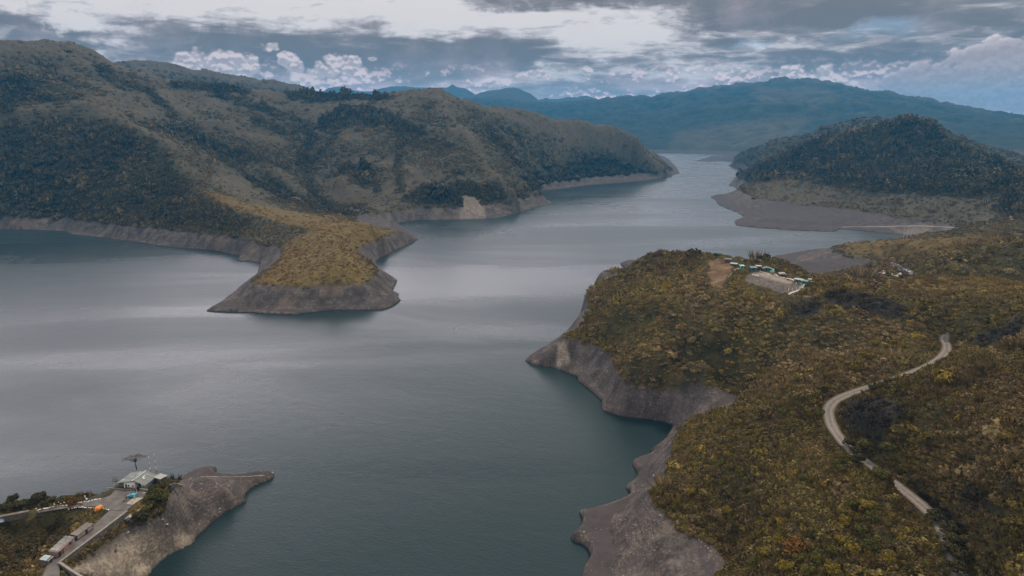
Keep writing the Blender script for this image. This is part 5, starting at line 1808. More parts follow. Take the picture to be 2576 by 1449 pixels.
# ------------------------------------------------------------------ blue hatchback
def car(label, p, rz, paint):
    c = thing('car', label, 'car', p, rz)
    L, W = 3.9, 1.66
    prof = [(-1.95, 0.35), (-1.93, 0.62), (-1.75, 0.78), (-1.05, 0.90), (-0.30, 1.40), (0.90, 1.46), (1.55, 1.30), (1.88, 0.92), (1.95, 0.60), (1.92, 0.33)]
    vs, fs = [], []
    secs = (-1, -0.82, 0.82, 1)
    for s_ in secs:
        for (x, z) in prof:
            tuck = 0.80 if z > 0.95 else 1.0
            y = s_ * W / 2 * (tuck if abs(s_) == 1 else tuck)
            zz = z - (0.05 if abs(s_) == 1 and z > 0.5 else 0)
            vs.append((x, y, zz))
    n = len(prof)
    for k in range(len(secs) - 1):
        for i in range(n):
            fs.append((k * n + i, (k + 1) * n + i, (k + 1) * n + (i + 1) % n, k * n + (i + 1) % n))
    fs.append(tuple(range(n)))
    fs.append(tuple(3 * n + i for i in range(n))[::-1])
    body = MB().add(vs, fs).build('body', paint, c, False, bevel=0.04)
    gl = surf('car_glass', (0.012, 0.013, 0.016), (0.02, 0.022, 0.026), 2, 0.1, spec=0.6)
    MB().add([(-1.00, -0.60, 0.95), (-1.00, 0.60, 0.95), (-0.36, 0.56, 1.375), (-0.36, -0.56, 1.375)], [(0, 1, 2, 3)]).build('windscreen', gl, c, loc=(-0.03, 0, 0.02))
    MB().add([(1.60, -0.58, 1.27), (1.60, 0.58, 1.27), (1.86, 0.62, 0.97), (1.86, -0.62, 0.97)], [(0, 1, 2, 3)]).build('rear_window', gl, c, loc=(0.03, 0, 0.02))
    for s_ in (-1, 1):
        MB().add([(-0.85, s_ * 0.672, 0.97), (0.30, s_ * 0.672, 0.97), (0.30, s_ * 0.668, 1.34), (-0.30, s_ * 0.668, 1.34)], [(0, 1, 2, 3)]).build('side_window', gl, c, loc=(0, s_ * 0.012, 0))
        MB().add([(0.38, s_ * 0.672, 0.97), (1.45, s_ * 0.672, 0.97), (1.20, s_ * 0.668, 1.32), (0.38, s_ * 0.668, 1.34)], [(0, 1, 2, 3)]).build('side_window', gl, c, loc=(0, s_ * 0.012, 0))
        MB().box(-1.88, s_ * 0.58, 0.60, 0.12, 0.32, 0.14).build('headlight', sheet_white, c)
        MB().box(1.90, s_ * 0.62, 0.68, 0.10, 0.22, 0.22).build('tail_light', red_paint, c)
        MB().box(-0.72, s_ * 0.90, 0.95, 0.12, 0.18, 0.13).build('mirror', paint, c)
        for x in (-1.25, 1.22):
            ty = MB().tube([(x, s_ * 0.66, 0.30), (x, s_ * 0.86, 0.30)], 0.30, 16).build('wheel', surf('tyre', (0.02, 0.02, 0.02), (0.03, 0.03, 0.03)), c)
            MB().tube([(x, s_ * 0.855, 0.30), (x, s_ * 0.875, 0.30)], 0.18, 12).build('rim', steel, ty)
    MB().box(-1.95, 0, 0.33, 0.08, 1.5, 0.22).build('bumper', surf('bumper_dark', (0.03, 0.05, 0.06), (0.05, 0.07, 0.08)), c)
    return c


car('bright blue hatchback parked on the grey terrace below the tall pole', at_z([334], [1250], ZP + 0.04)[0], rad(-10), surf('blue_paint', (0.015, 0.26, 0.42), (0.02, 0.30, 0.46), 1.0, 0.25, 0, spec=0.5))


# ------------------------------------------------------------------ people on the terrace
skin = surf('skin', (0.30, 0.17, 0.11), (0.36, 0.21, 0.14), 4, 0.6)


def person(label, p, rz, top, legs, hair_c, stride=0.0, bag=None):
    root = thing('person', label, 'person', p, rz)
    J = {'pelvis': (0, 0, 0.93), 'belly': (0, 0, 1.10), 'chest': (0, 0.01, 1.32), 'neck': (0, 0, 1.48), 'chin': (0, 0.02, 1.56), 'head': (0, 0.01, 1.66), 'crown': (0, 0, 1.73)}
    V, E, R = [], [], []

    def jv(co, r, par=None):
        V.append(co)
        R.append(r)
        if par is not None:
            E.append((par, len(V) - 1))
        return len(V) - 1
    pel = jv(J['pelvis'], 0.135)
    bel = jv(J['belly'], 0.125, pel)
    che = jv(J['chest'], 0.150, bel)
    nec = jv(J['neck'], 0.058, che)
    chi = jv(J['chin'], 0.075, nec)
    hea = jv(J['head'], 0.098, chi)
    jv(J['crown'], 0.070, hea)
    jv((0, 0.115, 1.625), 0.016, hea)                      # nose
    for s_ in (-1, 1):
        jv((s_ * 0.098, 0.0, 1.63), 0.020, hea)             # ear
        sh = jv((s_ * 0.185, 0, 1.40), 0.062, che)
        el = jv((s_ * 0.235, -0.02, 1.13), 0.045, sh)
        wr = jv((s_ * 0.235, 0.06, 0.90), 0.030, el)
        ha = jv((s_ * 0.230, 0.085, 0.83), 0.034, wr)
        for q, (dx, ln) in enumerate(((-0.024, 0.062), (-0.008, 0.075), (0.008, 0.07), (0.024, 0.055))):
            f1 = jv((s_ * 0.230 + dx, 0.105, 0.83 - ln * 0.55), 0.009, ha)
            jv((s_ * 0.230 + dx, 0.108, 0.83 - ln), 0.008, f1)
        th = jv((s_ * 0.205, 0.115, 0.825), 0.010, ha)
        jv((s_ * 0.200, 0.13, 0.79), 0.009, th)
        hip = jv((s_ * 0.095, 0, 0.86), 0.095, pel)
        kn = jv((s_ * 0.105, 0.03 + s_ * stride * 0.6, 0.48), 0.062, hip)
        an = jv((s_ * 0.11, -0.01 + s_ * stride, 0.09), 0.042, kn)
        he = jv((s_ * 0.11, -0.02 + s_ * stride, 0.045), 0.042, an)
        jv((s_ * 0.12, 0.15 + s_ * stride, 0.035), 0.034, he)
    me = bpy.data.meshes.new('body')
    me.from_pydata(V, E, [])
    me.materials.append(skin)
    o = bpy.data.objects.new('body', me)
    COL.objects.link(o)
    o.parent = root
    md = o.modifiers.new('skin', 'SKIN')
    for i, r in enumerate(R):
        me.skin_vertices[0].data[i].radius = (r, r * (0.72 if i in (0, 1, 2) else 1.0))
    me.skin_vertices[0].data[0].use_root = True
    o.modifiers.new('sub', 'SUBSURF').render_levels = 2
    # clothes follow the body a finger's breadth outside it
    j = MB()
    j.tube([(0, 0, 0.84), (0, 0, 0.98), (0, 0, 1.14), (0, 0.01, 1.32), (0, 0, 1.42), (0, 0, 1.48)], [0.185, 0.180, 0.170, 0.200, 0.165, 0.075], 14)
    for s_ in (-1, 1):
        j.tube([(s_ * 0.15, 0, 1.42), (s_ * 0.205, 0, 1.36), (s_ * 0.237, -0.02, 1.13), (s_ * 0.236, 0.055, 0.91)], [0.06, 0.085, 0.066, 0.048], 10)
    j.build('jacket', top, root, True)
    k = MB()
    for s_ in (-1, 1):
        k.tube([(s_ * 0.085, 0, 0.95), (s_ * 0.098, 0, 0.82), (s_ * 0.105, 0.03 + s_ * stride * 0.6, 0.48), (s_ * 0.11, -0.01 + s_ * stride, 0.10)], [0.115, 0.120, 0.082, 0.066], 10)
    k.build('trousers', legs, root, True)
    h = MB()
    h.tube([(0, -0.045, 1.62), (0, -0.025, 1.70), (0, -0.01, 1.765), (0, 0, 1.785)], [0.105, 0.112, 0.075, 0.02], 12)
    h.build('hair', hair_c, root, True)
    if bag:
        MB().box(0, -0.23, 1.0, 0.30, 0.18, 0.42, 0, 0.85).build('backpack', bag, root, bevel=0.03)
    return root


blk = surf('dark_cloth', (0.012, 0.012, 0.015), (0.025, 0.025, 0.03), 3, 0.9)
person('person in a yellow jacket with a dark hood and dark trousers standing on the terrace', at_z([312], [1262.5], ZP + 0.03)[0], rad(160), surf('yellow_jacket', (0.52, 0.36, 0.04), (0.72, 0.55, 0.12), 3, 0.8), surf('green_cloth', (0.02, 0.03, 0.022), (0.035, 0.045, 0.03), 3, 0.9), blk, 0.06, blk)
person('person in dark clothes standing between the yellow jacket and the blue car', at_z([318], [1258.5], ZP + 0.03)[0], rad(120), blk, surf('charcoal_cloth', (0.03, 0.03, 0.035), (0.05, 0.05, 0.055), 3, 0.9), blk, 0.03)

# ------------------------------------------------------------------ orange tank, monument, stones, blocks
p0, p1 = at_z([241], [1290], ZP)[0], at_z([258], [1279], ZP)[0]
tk = thing('tank', 'ribbed orange capsule-shaped tank lying on grass beside the dam road', 'tank', (p0 + p1) / 2 + np.array([0, 0, -0.1]), math.atan2(p1[1] - p0[1], p1[0] - p0[0]))
LT = float(np.linalg.norm(p1 - p0)) * 1.0
orange = surf('orange_shell', (0.50, 0.145, 0.012), (0.62, 0.20, 0.02), 1.0, 0.4, spec=0.4)
xs = np.linspace(-LT / 2, LT / 2, 15)
rr_ = [0.45 + 0.62 * (1 - abs(2 * x / LT) ** 3.2) ** 0.5 if abs(x) < LT / 2 - 1e-6 else 0.38 for x in xs]
MB().tube([(x, 0, 1.05) for x in xs], rr_, 20).build('shell', orange, tk, True)
for a in (-0.7, 0.0, 0.7):
    MB().tube([(x, (r * 1.0) * math.sin(a), 1.05 + r * math.cos(a)) for x, r in zip(xs[2:-2], rr_[2:-2])], 0.07, 6).build('rib', surf('orange_light', (0.70, 0.30, 0.03), (0.75, 0.36, 0.05), 1, 0.4), tk, True)
MB().tube([(-LT / 2 - 0.02, 0, 1.05), (-LT / 2 - 0.16, 0, 1.05)], [0.36, 0.34], 16).build('end_cap', surf('end_cap_paint', (0.45, 0.20, 0.10), (0.55, 0.28, 0.16), 1, 0.5), tk)
for s_ in (-1, 1):
    MB().box(s_ * LT * 0.28, 0, 0, 0.4, 1.6, 0.35).build('cradle', timber, tk)

p = put(214.5, 1256)
mo = thing('monument', 'small white pillar on a round plinth in the grass behind the white stones', 'monument', p)
MB().tube([(0, 0, 0), (0, 0, 0.25)], [0.95, 0.9], 18).build('plinth', white_wall, mo)
MB().box(0, 0, 0.25, 0.6, 0.5, 1.7, 0.2, 0.85).build('pillar', white_wall, mo, bevel=0.03)


def blob_mesh(seed, n=2):
    import bmesh
    bm = bmesh.new()
    bmesh.ops.create_icosphere(bm, subdivisions=n, radius=1.0)
    r = np.random.default_rng(seed)
    k = r.normal(size=(3, 3))
    for v in bm.verts:
        c = np.array(v.co)
        v.co *= 0.82 + 0.16 * math.sin(2.3 * float(k[0] @ c)) + 0.14 * math.sin(3.1 * float(k[1] @ c) + 1)
        v.co.z *= 0.75
    me = bpy.data.meshes.new('stone')
    bm.to_mesh(me)
    bm.free()
    return me


def stones(name, places, size, mat, label, cat, group, seed=0):
    r = np.random.default_rng(seed)
    ms = [blob_mesh(seed + q) for q in range(3)]
    for q in ms:
        q.materials.append(mat)
    for i, p in enumerate(places):
        o = bpy.data.objects.new(name, ms[i % 3])
        COL.objects.link(o)
        s_ = size * r.uniform(0.7, 1.35)
        o.location = (p[0], p[1], p[2] + s_ * 0.35)
        o.scale = (s_ * r.uniform(0.9, 1.4), s_, s_)
        o.rotation_euler = (0, 0, r.uniform(0, 6))
        tag(o, label, cat, group)


def along(px, n, z=None, wig=0.15, seed=0):
    r = np.random.default_rng(seed)
    P = np.array([at_z([u], [v], z)[0] if z is not None else ground(u, v) for u, v in px])
    d = np.concatenate([[0], np.cumsum(np.linalg.norm(np.diff(P, axis=0), axis=1))])
    s = (np.arange(n) + 0.5) / n * d[-1]
    Q = np.stack([np.interp(s, d, P[:, k]) for k in range(3)], 1)
    Q[:, :2] += r.normal(0, wig, (n, 2))
    return Q


stones('edging_stone', along([(92, 1283.4), (115, 1279.4), (139, 1275.4), (169, 1271.4), (186, 1268), (220, 1261.5), (255, 1254)], 46, ZP, 0.12, 3), 0.26, white_paint,
       'white-painted edging stone along the water side of the narrow track', 'stone', 'white stones on the water side of the track', 3)
stones('edging_stone', along([(171, 1281.8), (192, 1277.3), (226, 1276.8), (250, 1278), (265, 1280), (275, 1284)], 26, ZP, 0.15, 4), 0.24, white_paint,
       'white-painted edging stone along the hollow side of the track near the orange tank', 'stone', 'white stones on the hollow side of the track', 4)
stones('edging_stone', along([(92, 1279), (112, 1273), (140, 1268), (156, 1264), (168, 1262)], 9, ZP, 0.5, 5), 0.24, white_paint,
       'loose white stone in the grass above the stone-edged track', 'stone', 'loose white stones in the grass', 5)

p = at_z([363], [1242], ZP)[0]
bl = thing('stone_block', 'low pale block at the bank edge right of the blue car', 'block', p, 0.5)
MB().box(0, 0, 0, 1.3, 0.8, 0.45, 0, 0.9).build('block', concrete, bl, bevel=0.04)


# ------------------------------------------------------------------ dam parapet and retaining walls
def wall_run(name, label, px, ztop, zbot, thick, body_m, cop_m, cat='wall', outward=1, cop=True):
    P = np.array([at_z([u], [v], zt)[0] for (u, v), zt in zip(px, ztop)])
    root = thing(name, label, cat, (P[0, 0], P[0, 1], zbot[0]))
    Q = P[:, :2] - P[0, :2]
    tan = np.gradient(Q, axis=0)
    tan /= np.linalg.norm(tan, axis=1)[:, None]
    nr = np.stack([tan[:, 1], -tan[:, 0]], 1) * outward
    b, c = MB(), MB()
    for i in range(len(Q) - 1):
        z0 = (zbot[i] - zbot[0], zbot[i + 1] - zbot[0])
        z1 = (ztop[i] - zbot[0], ztop[i + 1] - zbot[0])
        q = [Q[i], Q[i + 1], Q[i + 1] + nr[i + 1] * thick, Q[i] + nr[i] * thick]
        b.add([(*q[0], z0[0]), (*q[1], z0[1]), (*q[2], z0[1]), (*q[3], z0[0]), (*q[0], z1[0]), (*q[1], z1[1]), (*q[2], z1[1]), (*q[3], z1[0])],
              [(3, 2, 1, 0), (4, 5, 6, 7), (0, 1, 5, 4), (1, 2, 6, 5), (2, 3, 7, 6), (3, 0, 4, 7)])
        e = 0.12
        q = [Q[i] - nr[i] * e, Q[i + 1] - nr[i + 1] * e, Q[i + 1] + nr[i + 1] * (thick + e), Q[i] + nr[i] * (thick + e)]
        c.add([(*q[0], z1[0] + .002), (*q[1], z1[1] + .002), (*q[2], z1[1] + .002), (*q[3], z1[0] + .002), (*q[0], z1[0] + .16), (*q[1], z1[1] + .16), (*q[2], z1[1] + .16), (*q[3], z1[0] + .16)],
              [(3, 2, 1, 0), (4, 5, 6, 7), (0, 1, 5, 4), (1, 2, 6, 5), (2, 3, 7, 6), (3, 0, 4, 7)])
    b.build('wall', body_m, root)
    if cop:
        c.build('coping', cop_m, root)
    return root


wall_run('retaining_wall', 'long dark stone wall holding up the water side of the dam road', [(318, 1285), (290, 1306), (260, 1329), (228, 1353), (190, 1381.5), (150, 1412)], [22.15] * 6, [14] * 6, 0.6, stone_dark, coping_m, outward=-1)
wall_run('retaining_wall', 'short dark stone wall running to the bottom edge from the dam road corner', [(150.5, 1412.5), (178, 1431), (206, 1449), (250, 1480)], [22.6, 22.8, 23.0, 23.2], [15] * 4, 0.6, stone_dark, coping_m, outward=1)

# culvert slab at the road corner
cv = thing('culvert', 'broken concrete culvert box at the top end of the long stone wall', 'culvert', at_z([321], [1298], 20.2)[0], rad(35))
MB().box(0, 0, -3.5, 3.2, 2.6, 3.4).build('chamber', concrete, cv, bevel=0.05)
MB().box(1.2, -1.0, -0.08, 2.0, 1.4, 0.2, 0.4).build('cover_slab', surf('pale_slab', (0.33, 0.31, 0.29), (0.45, 0.43, 0.40)), cv)
MB().box(-0.5, 0.3, -0.05, 1.0, 1.0, 0.10).build('opening', dark_open, cv)
kb = wall_run('concrete_kerb', 'low pale concrete kerb bending across the grass right of the house', [(420, 1221), (437, 1214), (449, 1216), (461, 1220)], [19.3, 19.3, 18.6, 18.0], [17] * 4, 0.35, coping_m, coping_m, 'kerb', 1, False)


# ------------------------------------------------------------------ sheds along the dam road
def roof_frame(corners, z):
    P = zline(corners, z)[:, :2]
    c = P.mean(0)
    u1, u2 = (P[1] - P[0] + P[2] - P[3]) / 2, (P[3] - P[0] + P[2] - P[1]) / 2
    return c, float(np.linalg.norm(u1)), float(np.linalg.norm(u2)), math.atan2(u1[1], u1[0])


def shed(name, label, corners, hgt, wall_m, roof_m, openings, cat='shed', tilt=0.25):
    c, L, W, rz = roof_frame(corners, ZP + hgt)
    root = thing(name, label, cat, (c[0], c[1], ZP), rz)
    MB().box(0, 0, -2.5, L * 0.95, W * 0.88, hgt + 2.5 - 0.12).build('wall', wall_m, root)
    MB().add([(-L / 2, -W / 2, hgt - tilt / 2), (L / 2, -W / 2, hgt - tilt / 2), (L / 2, W / 2, hgt + tilt / 2), (-L / 2, W / 2, hgt + tilt / 2),
              (-L / 2, -W / 2, hgt - tilt / 2 - .12), (L / 2, -W / 2, hgt - tilt / 2 - .12), (L / 2, W / 2, hgt + tilt / 2 - .12), (-L / 2, W / 2, hgt + tilt / 2 - .12)],
             BOXF).build('roof', roof_m, root)
    for (x, wdt, z0, h, mt, nm) in openings:
        MB().box(x * L, -W * 0.44 - 0.03, z0, wdt, 0.08, h).build(nm, mt, root)
    return root


brown_roof = corrugated('brown_roof', (0.120, 0.098, 0.083), (0.185, 0.155, 0.134), 1.1, 0)
patch_roof = corrugated('patched_roof', (0.105, 0.105, 0.102), (0.27, 0.27, 0.26), 1.3, 0)
shed('stall_row', 'long brown flat-roofed shed with shuttered stalls at the upper end of the dam road', [(177, 1343), (220, 1314), (234, 1317), (192, 1349)], 2.3, timber, brown_roof,
     [(-0.38, 1.3, 0.7, 1.1, surf('shutter', (0.22, 0.19, 0.17), (0.32, 0.28, 0.26), 2.5), 'shutter'), (-0.24, 1.3, 0.7, 1.1, MAT['shutter'], 'shutter'), (-0.10, 1.3, 0.7, 1.1, MAT['shutter'], 'shutter'),
      (0.05, 1.1, 0.05, 1.9, dark_open, 'door'), (0.18, 1.3, 0.7, 1.1, MAT['shutter'], 'shutter'), (0.34, 1.3, 0.7, 1.1, MAT['shutter'], 'shutter')])
shed('stall_row', 'long shed with patched grey sheet roof and pinkish brick front on the dam road', [(121, 1389), (165, 1348), (188, 1350), (146, 1388)], 2.5, brick_pink, patch_roof,
     [(-0.40, 1.4, 0.1, 1.8, dark_open, 'door'), (-0.22, 0.9, 0.05, 1.9, surf('red_door', (0.10, 0.035, 0.03), (0.15, 0.055, 0.045)), 'door'), (-0.02, 1.0, 0.9, 0.9, surf('grey_window', (0.16, 0.15, 0.14), (0.24, 0.22, 0.21)), 'window'),
      (0.22, 1.1, 0.9, 0.95, dark_open, 'window'), (0.42, 1.0, 0.05, 1.9, surf('grey_door', (0.17, 0.165, 0.14), (0.24, 0.23, 0.20)), 'door')], tilt=0.5)
lt = shed('shack', 'small tumbledown shack with bent pale blue roof sheets at the bottom left', [(104, 1406), (112, 1396), (136, 1398), (116, 1412)], 1.9, timber,
          corrugated('blue_grey_roof', (0.26, 0.32, 0.34), (0.40, 0.46, 0.47), 0.8, 0), [(0.0, 0.9, 0.05, 1.5, dark_open, 'door')], tilt=0.5)
st = wall_run('stall_row', 'low brown lean-to roof along the track at the far left edge', [(-14, 1300), (30, 1291.5), (73, 1283.5)], [23.0, 23.0, 23.0], [20.5] * 3, 1.3, timber, brown_roof, 'shed', 1)
for (u, v, s_, col, lab) in ((53, 1294, 1.1, 'pale_sheet', 'heap of pale pinkish sheets under the left lean-to roof'), (6, 1307, 1.4, 'blue_tarp', 'blue-grey tarpaulin heap at the far left edge beside the track')):
    mt = surf('blue_tarp', (0.10, 0.16, 0.22), (0.30, 0.36, 0.42), 1.2) if col == 'blue_tarp' else surf('pink_sheet', (0.22, 0.19, 0.18), (0.42, 0.33, 0.32), 1.2)
    p = at_z([u], [v], ZP - 0.6)[0]
    r_ = np.random.default_rng(int(u))
    tp = thing('tarpaulin', lab, 'tarpaulin', p, r_.uniform(0, 3))
    vs, fs = [], []
    for i in range(7):
        for j in range(7):
            x, y = (i - 3) / 3, (j - 3) / 3
            vs.append((x * s_ * 1.4, y * s_, max(0.0, 1.3 * s_ * (1 - max(abs(x), abs(y))) + r_.uniform(-.12, .12))))
    for i in range(6):
        for j in range(6):
            a = i * 7 + j
            fs.append((a, a + 7, a + 8, a + 1))
    MB().add(vs, fs).build('sheet', mt, tp)
    for k in range(3):
        MB().box(r_.uniform(-1, 1) * s_, r_.uniform(-1, 1) * s_, 0, 1.1, 0.5, 0.5, r_.uniform(0, 3)).build('crate', timber, tp)

# ------------------------------------------------------------------ hamlet on the near hill
teal_dark = surf('dark_teal_sheet', (0.045, 0.085, 0.085), (0.085, 0.135, 0.135), 1.2, 0.7)
teal_grey = surf('grey_teal_sheet', (0.12, 0.17, 0.17), (0.20, 0.26, 0.26), 1.2, 0.7)
mint = surf('mint_sheet', (0.11, 0.42, 0.34), (0.20, 0.55, 0.46), 1.0, 0.6)
aqua = surf('aqua_sheet', (0.22, 0.45, 0.44), (0.32, 0.56, 0.54), 1.0, 0.6)
pale_tin = surf('pale_tin', (0.28, 0.27, 0.25), (0.46, 0.44, 0.41), 1.0, 0.6)
grey_tin = surf('grey_tin', (0.18, 0.17, 0.17), (0.40, 0.38, 0.37), 1.6, 0.6)
slate_tin = surf('blue_grey_tin', (0.24, 0.27, 0.33), (0.40, 0.43, 0.50), 1.4, 0.6)


def hut(label, u, v, wid, hgt, dep, wall_m, roof_m, cat='hut', pitch=0.35, rz=0.0, openside=False, name='hut', over=0.35, gable=False):
    p = ground(u, v)
    face = math.atan2(p[1], p[0]) - math.pi / 2 + rz
    root = thing(name, label, cat, (p[0], p[1], p[2] - 0.1), face)
    w, d = wid / 2, dep / 2
    if openside:
        MB().box(0, d - 0.1, -0.8, wid * 0.94, 0.12, hgt * 0.92 + 0.8).build('wall', wall_m, root)
        for sx in (-1, 1):
            MB().box(sx * w * 0.9, -d * 0.9, -0.8, 0.12, 0.12, hgt + 0.8 - pitch * 0.4).build('post', timber, root)
        MB().box(0, -d * 0.6, 0, wid * 0.7, 0.4, 0.85).build('counter', timber, root)
    else:
        MB().box(0, 0, -0.9, wid * 0.94, dep * 0.94, hgt + 0.9 - 0.1).build('wall', wall_m, root)
        MB().box(-w * 0.25, -d * 0.95 - 0.02, 0.05, 0.8, 0.08, hgt * 0.8).build('door', dark_open, root)
        MB().box(w * 0.42, -d * 0.95 - 0.02, hgt * 0.38, 0.7, 0.08, hgt * 0.34).build('window', dark_open, root)
    o_ = over
    if gable:
        rf = MB()
        for s_ in (-1, 1):
            rf.add([(s_ * (w + o_), -d - o_, hgt - 0.1), (s_ * 0.002, -d - o_, hgt + pitch), (s_ * 0.002, d + o_, hgt + pitch), (s_ * (w + o_), d + o_, hgt - 0.1),
                    (s_ * (w + o_), -d - o_, hgt - 0.2), (s_ * 0.002, -d - o_, hgt + pitch - .1), (s_ * 0.002, d + o_, hgt + pitch - .1), (s_ * (w + o_), d + o_, hgt - 0.2)], BOXF)
        rf.build('roof', roof_m, root)
    else:
        MB().add([(-w - o_, -d - o_, hgt - pitch / 2), (w + o_, -d - o_, hgt - pitch / 2), (w + o_, d + o_, hgt + pitch / 2), (-w - o_, d + o_, hgt + pitch / 2),
                  (-w - o_, -d - o_, hgt - pitch / 2 - .1), (w + o_, -d - o_, hgt - pitch / 2 - .1), (w + o_, d + o_, hgt + pitch / 2 - .1), (-w - o_, d + o_, hgt + pitch / 2 - .1)], BOXF).build('roof', roof_m, root)
    return root


hut('weathered brown hut highest on the hill above the dug slope', 1831, 658, 4.4, 2.2, 2.6, timber, surf('dull_brown_sheet', (0.13, 0.11, 0.10), (0.22, 0.19, 0.17)), rz=-0.2)
hut('low open stall with a blue-grey sheet roof below the brown hut', 1846, 667, 4.6, 1.5, 2.4, timber, slate_tin, 'stall', 0.3, -0.3, True, 'stall')
hut('tall narrow aqua hut with a mint green porch roof', 1866, 676, 2.0, 2.6, 1.8, aqua, mint, pitch=0.5, rz=0.3, over=0.7)
hut('square dark teal shack at the left end of the terrace', 1895, 680, 4.0, 2.5, 3.2, teal_dark, teal_grey, rz=0.25)
hut('open stall with a pale cream roof behind the teal shack', 1908, 675, 3.4, 2.1, 2.2, timber, pale_tin, 'stall', 0.3, 0.1, True, 'stall')
hut('wide dark teal marquee with a rounded grey-blue roof in the middle of the terrace', 1929, 681, 5.8, 2.1, 3.6, teal_dark, teal_grey, 'marquee', 0.8, 0.15, False, 'marquee', 0.4, True)
hut('grey-white tin hut leaning on the slope right of the mint tarpaulin', 1967, 694, 3.6, 2.0, 2.8, timber, grey_tin, pitch=0.7, rz=0.4)
hut('long low shack with a pale wavy roof edge and dark teal sides', 2009, 709, 5.2, 2.0, 2.6, teal_dark, pale_tin, rz=-0.35)
hut('green shack with a grey roof at the right end of the terrace', 2024, 713, 3.6, 2.0, 2.4, surf('green_sheet', (0.04, 0.15, 0.11), (0.07, 0.22, 0.16)), teal_grey, rz=-0.25)
hut('tiny grey shack standing alone right of the green shack', 2037, 707, 1.6, 1.5, 1.4, grey_tin, grey_tin)
hut('tiny white hut on the back of the knoll beside the dark spreading tree', 1937, 650, 1.9, 1.7, 1.6, white_wall, pale_tin)
# bright mint tarpaulin
p = ground(1942, 684)
tp = thing('tarpaulin', 'bright mint green tarpaulin draped over a frame beside the marquee', 'tarpaulin', p, math.atan2(p[1], p[0]) - math.pi / 2)
vs, fs = [], []
r_ = np.random.default_rng(4)
for i in range(9):
    for j in range(6):
        x, y = (i - 4) / 4, j / 5
        vs.append((x * 1.55, -1.0 + y * 1.9, max(0.02, 2.3 * math.sin(0.5 * math.pi * min(1, y * 1.25 + 0.02)) * (1 - 0.3 * x * x) + r_.uniform(-.12, .12))))
for i in range(8):
    for j in range(5):
        a = i * 6 + j
        fs.append((a, a + 6, a + 7, a + 1))
MB().add(vs, fs).build('sheet', mint, tp, True)
for s_ in (-1, 1):
    MB().box(s_ * 1.35, 0.75, -0.3, 0.1, 0.1, 2.2).build('post', timber, tp)
# white rail, posts, boulders and letters
def rail(label, px, hgt, mat, name='handrail'):
    P = np.array([ground(u, v) for u, v in px])
    root = thing(name, label, 'rail', P[0])
    Q = P - P[0]
    b = MB()
    b.tube([q + np.array([0, 0, hgt]) for q in Q], 0.14, 6)
    b.build('top_rail', mat, root)
    for k in range(len(Q) - 1):
        for f in (0.0, 0.5):
            q = Q[k] * (1 - f) + Q[k + 1] * f
            MB().tube([q + np.array([0, 0, -0.3]), q + np.array([0, 0, hgt])], 0.07, 6).build('post', mat, root)
    return root


rail('white handrail climbing the brown slope below the aqua hut', [(1833, 699), (1841, 689), (1849, 681), (1855, 679), (1861, 677.6)], 0.9, white_paint)
rail('thin pale rail on the grass right of the green shack', [(2036, 709), (2050, 713), (2063, 717)], 0.8, palepath)
rail('grey timber rail on the slope behind the tin hut', [(1975, 688), (1988, 693), (2001, 699)], 0.9, timber)
for (u, v) in ((1983.5, 731), (1993, 730.5), (2003, 729.5), (2010.5, 727), (2013.5, 725), (2017, 721.5), (2020, 719.5), (2002.6, 715)):
    p = ground(u, v)
    o = MB().tube([(0, 0, -0.3), (0, 0, 1.45), (0, 0, 1.55)], [0.17, 0.17, 0.10], 8).build('bollard', white_paint, None, loc=p)
    tag(o, 'white post along the pale path at the foot of the dug garden', 'post', 'white posts beside the pale path')
bz = [(1925.5, 692), (1935, 698), (1945, 701.5), (1916, 688.6), (1916, 705), (1931, 715), (1909, 686), (1961.6, 706), (1992, 713), (1923, 718.5), (1905, 707), (1988, 712)]
stones('boulder', [ground(u, v) for u, v in bz], 0.42, surf('pale_boulder', (0.34, 0.31, 0.28), (0.50, 0.46, 0.42)), 'pale boulder lying on the dug dark garden slope', 'boulder', 'pale boulders on the garden slope', 31)
pL = ground(1891.5, 693.5)
pR = ground(1908.5, 697.0)
cu = bpy.data.curves.new('letters', 'FONT')
cu.body = 'GYAPA'
cu.extrude = 0.12
cu.offset = 0.05
cu.size = 2.3
cu.shear = 0.2
cu.materials.append(white_paint)
tmp = bpy.data.objects.new('letters', cu)
COL.objects.link(tmp)
bpy.context.view_layer.update()
dg = bpy.context.evaluated_depsgraph_get()
me = bpy.data.meshes.new_from_object(tmp.evaluated_get(dg))
bpy.data.objects.remove(tmp)
o = bpy.data.objects.new('letters', me)
COL.objects.link(o)
wd = max(v.co.x for v in me.vertices) - min(v.co.x for v in me.vertices)
o.scale = (float(np.linalg.norm(pR - pL)) / wd,) * 2 + (1.0,)
d = pR - pL
o.rotation_euler = (rad(38), -math.atan2(d[2], math.hypot(d[0], d[1])), math.atan2(d[1], d[0]))
o.location = pL + np.array([0, 0, 0.5])
tag(o, 'row of white letters lying on the dug garden slope below the teal shack', 'letters')

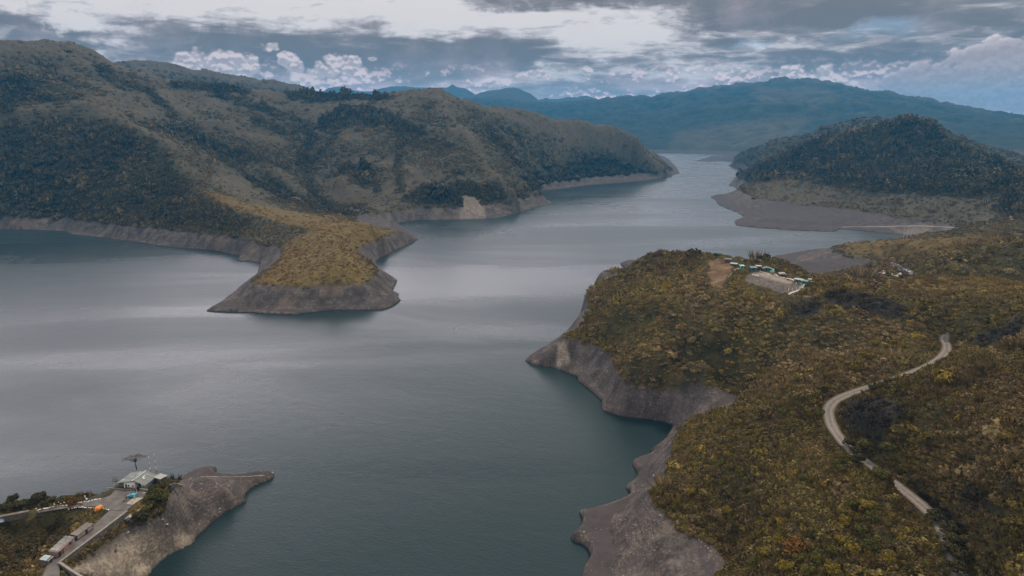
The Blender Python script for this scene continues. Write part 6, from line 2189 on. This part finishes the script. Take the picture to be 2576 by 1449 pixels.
# ------------------------------------------------------------------ slab, rubble and pylons beyond the yellow ridge
P = np.array([ground(u, v) for u, v in ((2208, 689), (2232, 677), (2273, 690), (2258, 699))])
sl = thing('concrete_slab', 'pale concrete apron among grey rubble behind the yellow ridge', 'slab', P.mean(0))
Q = P - P.mean(0)
b = MB().add([tuple(q + np.array([0, 0, 0.9])) for q in Q] + [tuple(q + np.array([0, 0, -2])) for q in Q], [(3, 2, 1, 0), (4, 5, 6, 7), (0, 1, 5, 4), (1, 2, 6, 5), (2, 3, 7, 6), (3, 0, 4, 7)])
b.build('slab', surf('sand_concrete', (0.40, 0.33, 0.28), (0.52, 0.44, 0.38), 0.15, 0.9), sl)
MB().tube([tuple(Q[0] + np.array([0, 0, 1.0])), tuple(Q[3] + np.array([0, 0, 1.0]))], 0.5, 4).build('kerb', surf('grey_kerb', (0.16, 0.15, 0.14), (0.24, 0.22, 0.21)), sl)
r_ = np.random.default_rng(8)
pl = []
for i in range(46):
    f, g_ = r_.uniform(0, 1), r_.uniform(-1, 1)
    pl.append(ground(2246 + 48 * f, 668 + 22 * f + g_ * (7 - 4 * f)))
stones('boulder', pl, 1.7, surf('rubble', (0.12, 0.12, 0.125), (0.46, 0.45, 0.46), 0.25, 0.9, lo=0.42, hi=0.6), 'grey rubble boulder heaped behind the pale concrete apron', 'boulder', 'rubble boulders behind the apron', 41)
for (u, v, sp, h, lab) in ((2281, 603, 6.5, 14, 'three thin pale poles of a power line at the water edge beyond the fields'), (2478, 514, 6.0, 11, 'three short pale power line poles on the knoll below the dark forest')):
    p = ground(u, v)
    t = thing('power_pylon', lab, 'pylon', p, math.atan2(p[1], p[0]) - math.pi / 2)
    for k in (-1, 0, 1):
        MB().tube([(k * sp * (0.55 if h > 12 else 0.45), 0, -1), (k * sp * (0.55 if h > 12 else 0.45), 0, h + (0 if h > 12 else k * 2))], [0.22, 0.16], 6).build('pole', steel, t)
    MB().tube([(-sp * 0.7, 0, h * 0.94), (sp * 0.7, 0, h * 0.94)], 0.18, 5).build('cross_arm', timber, t)
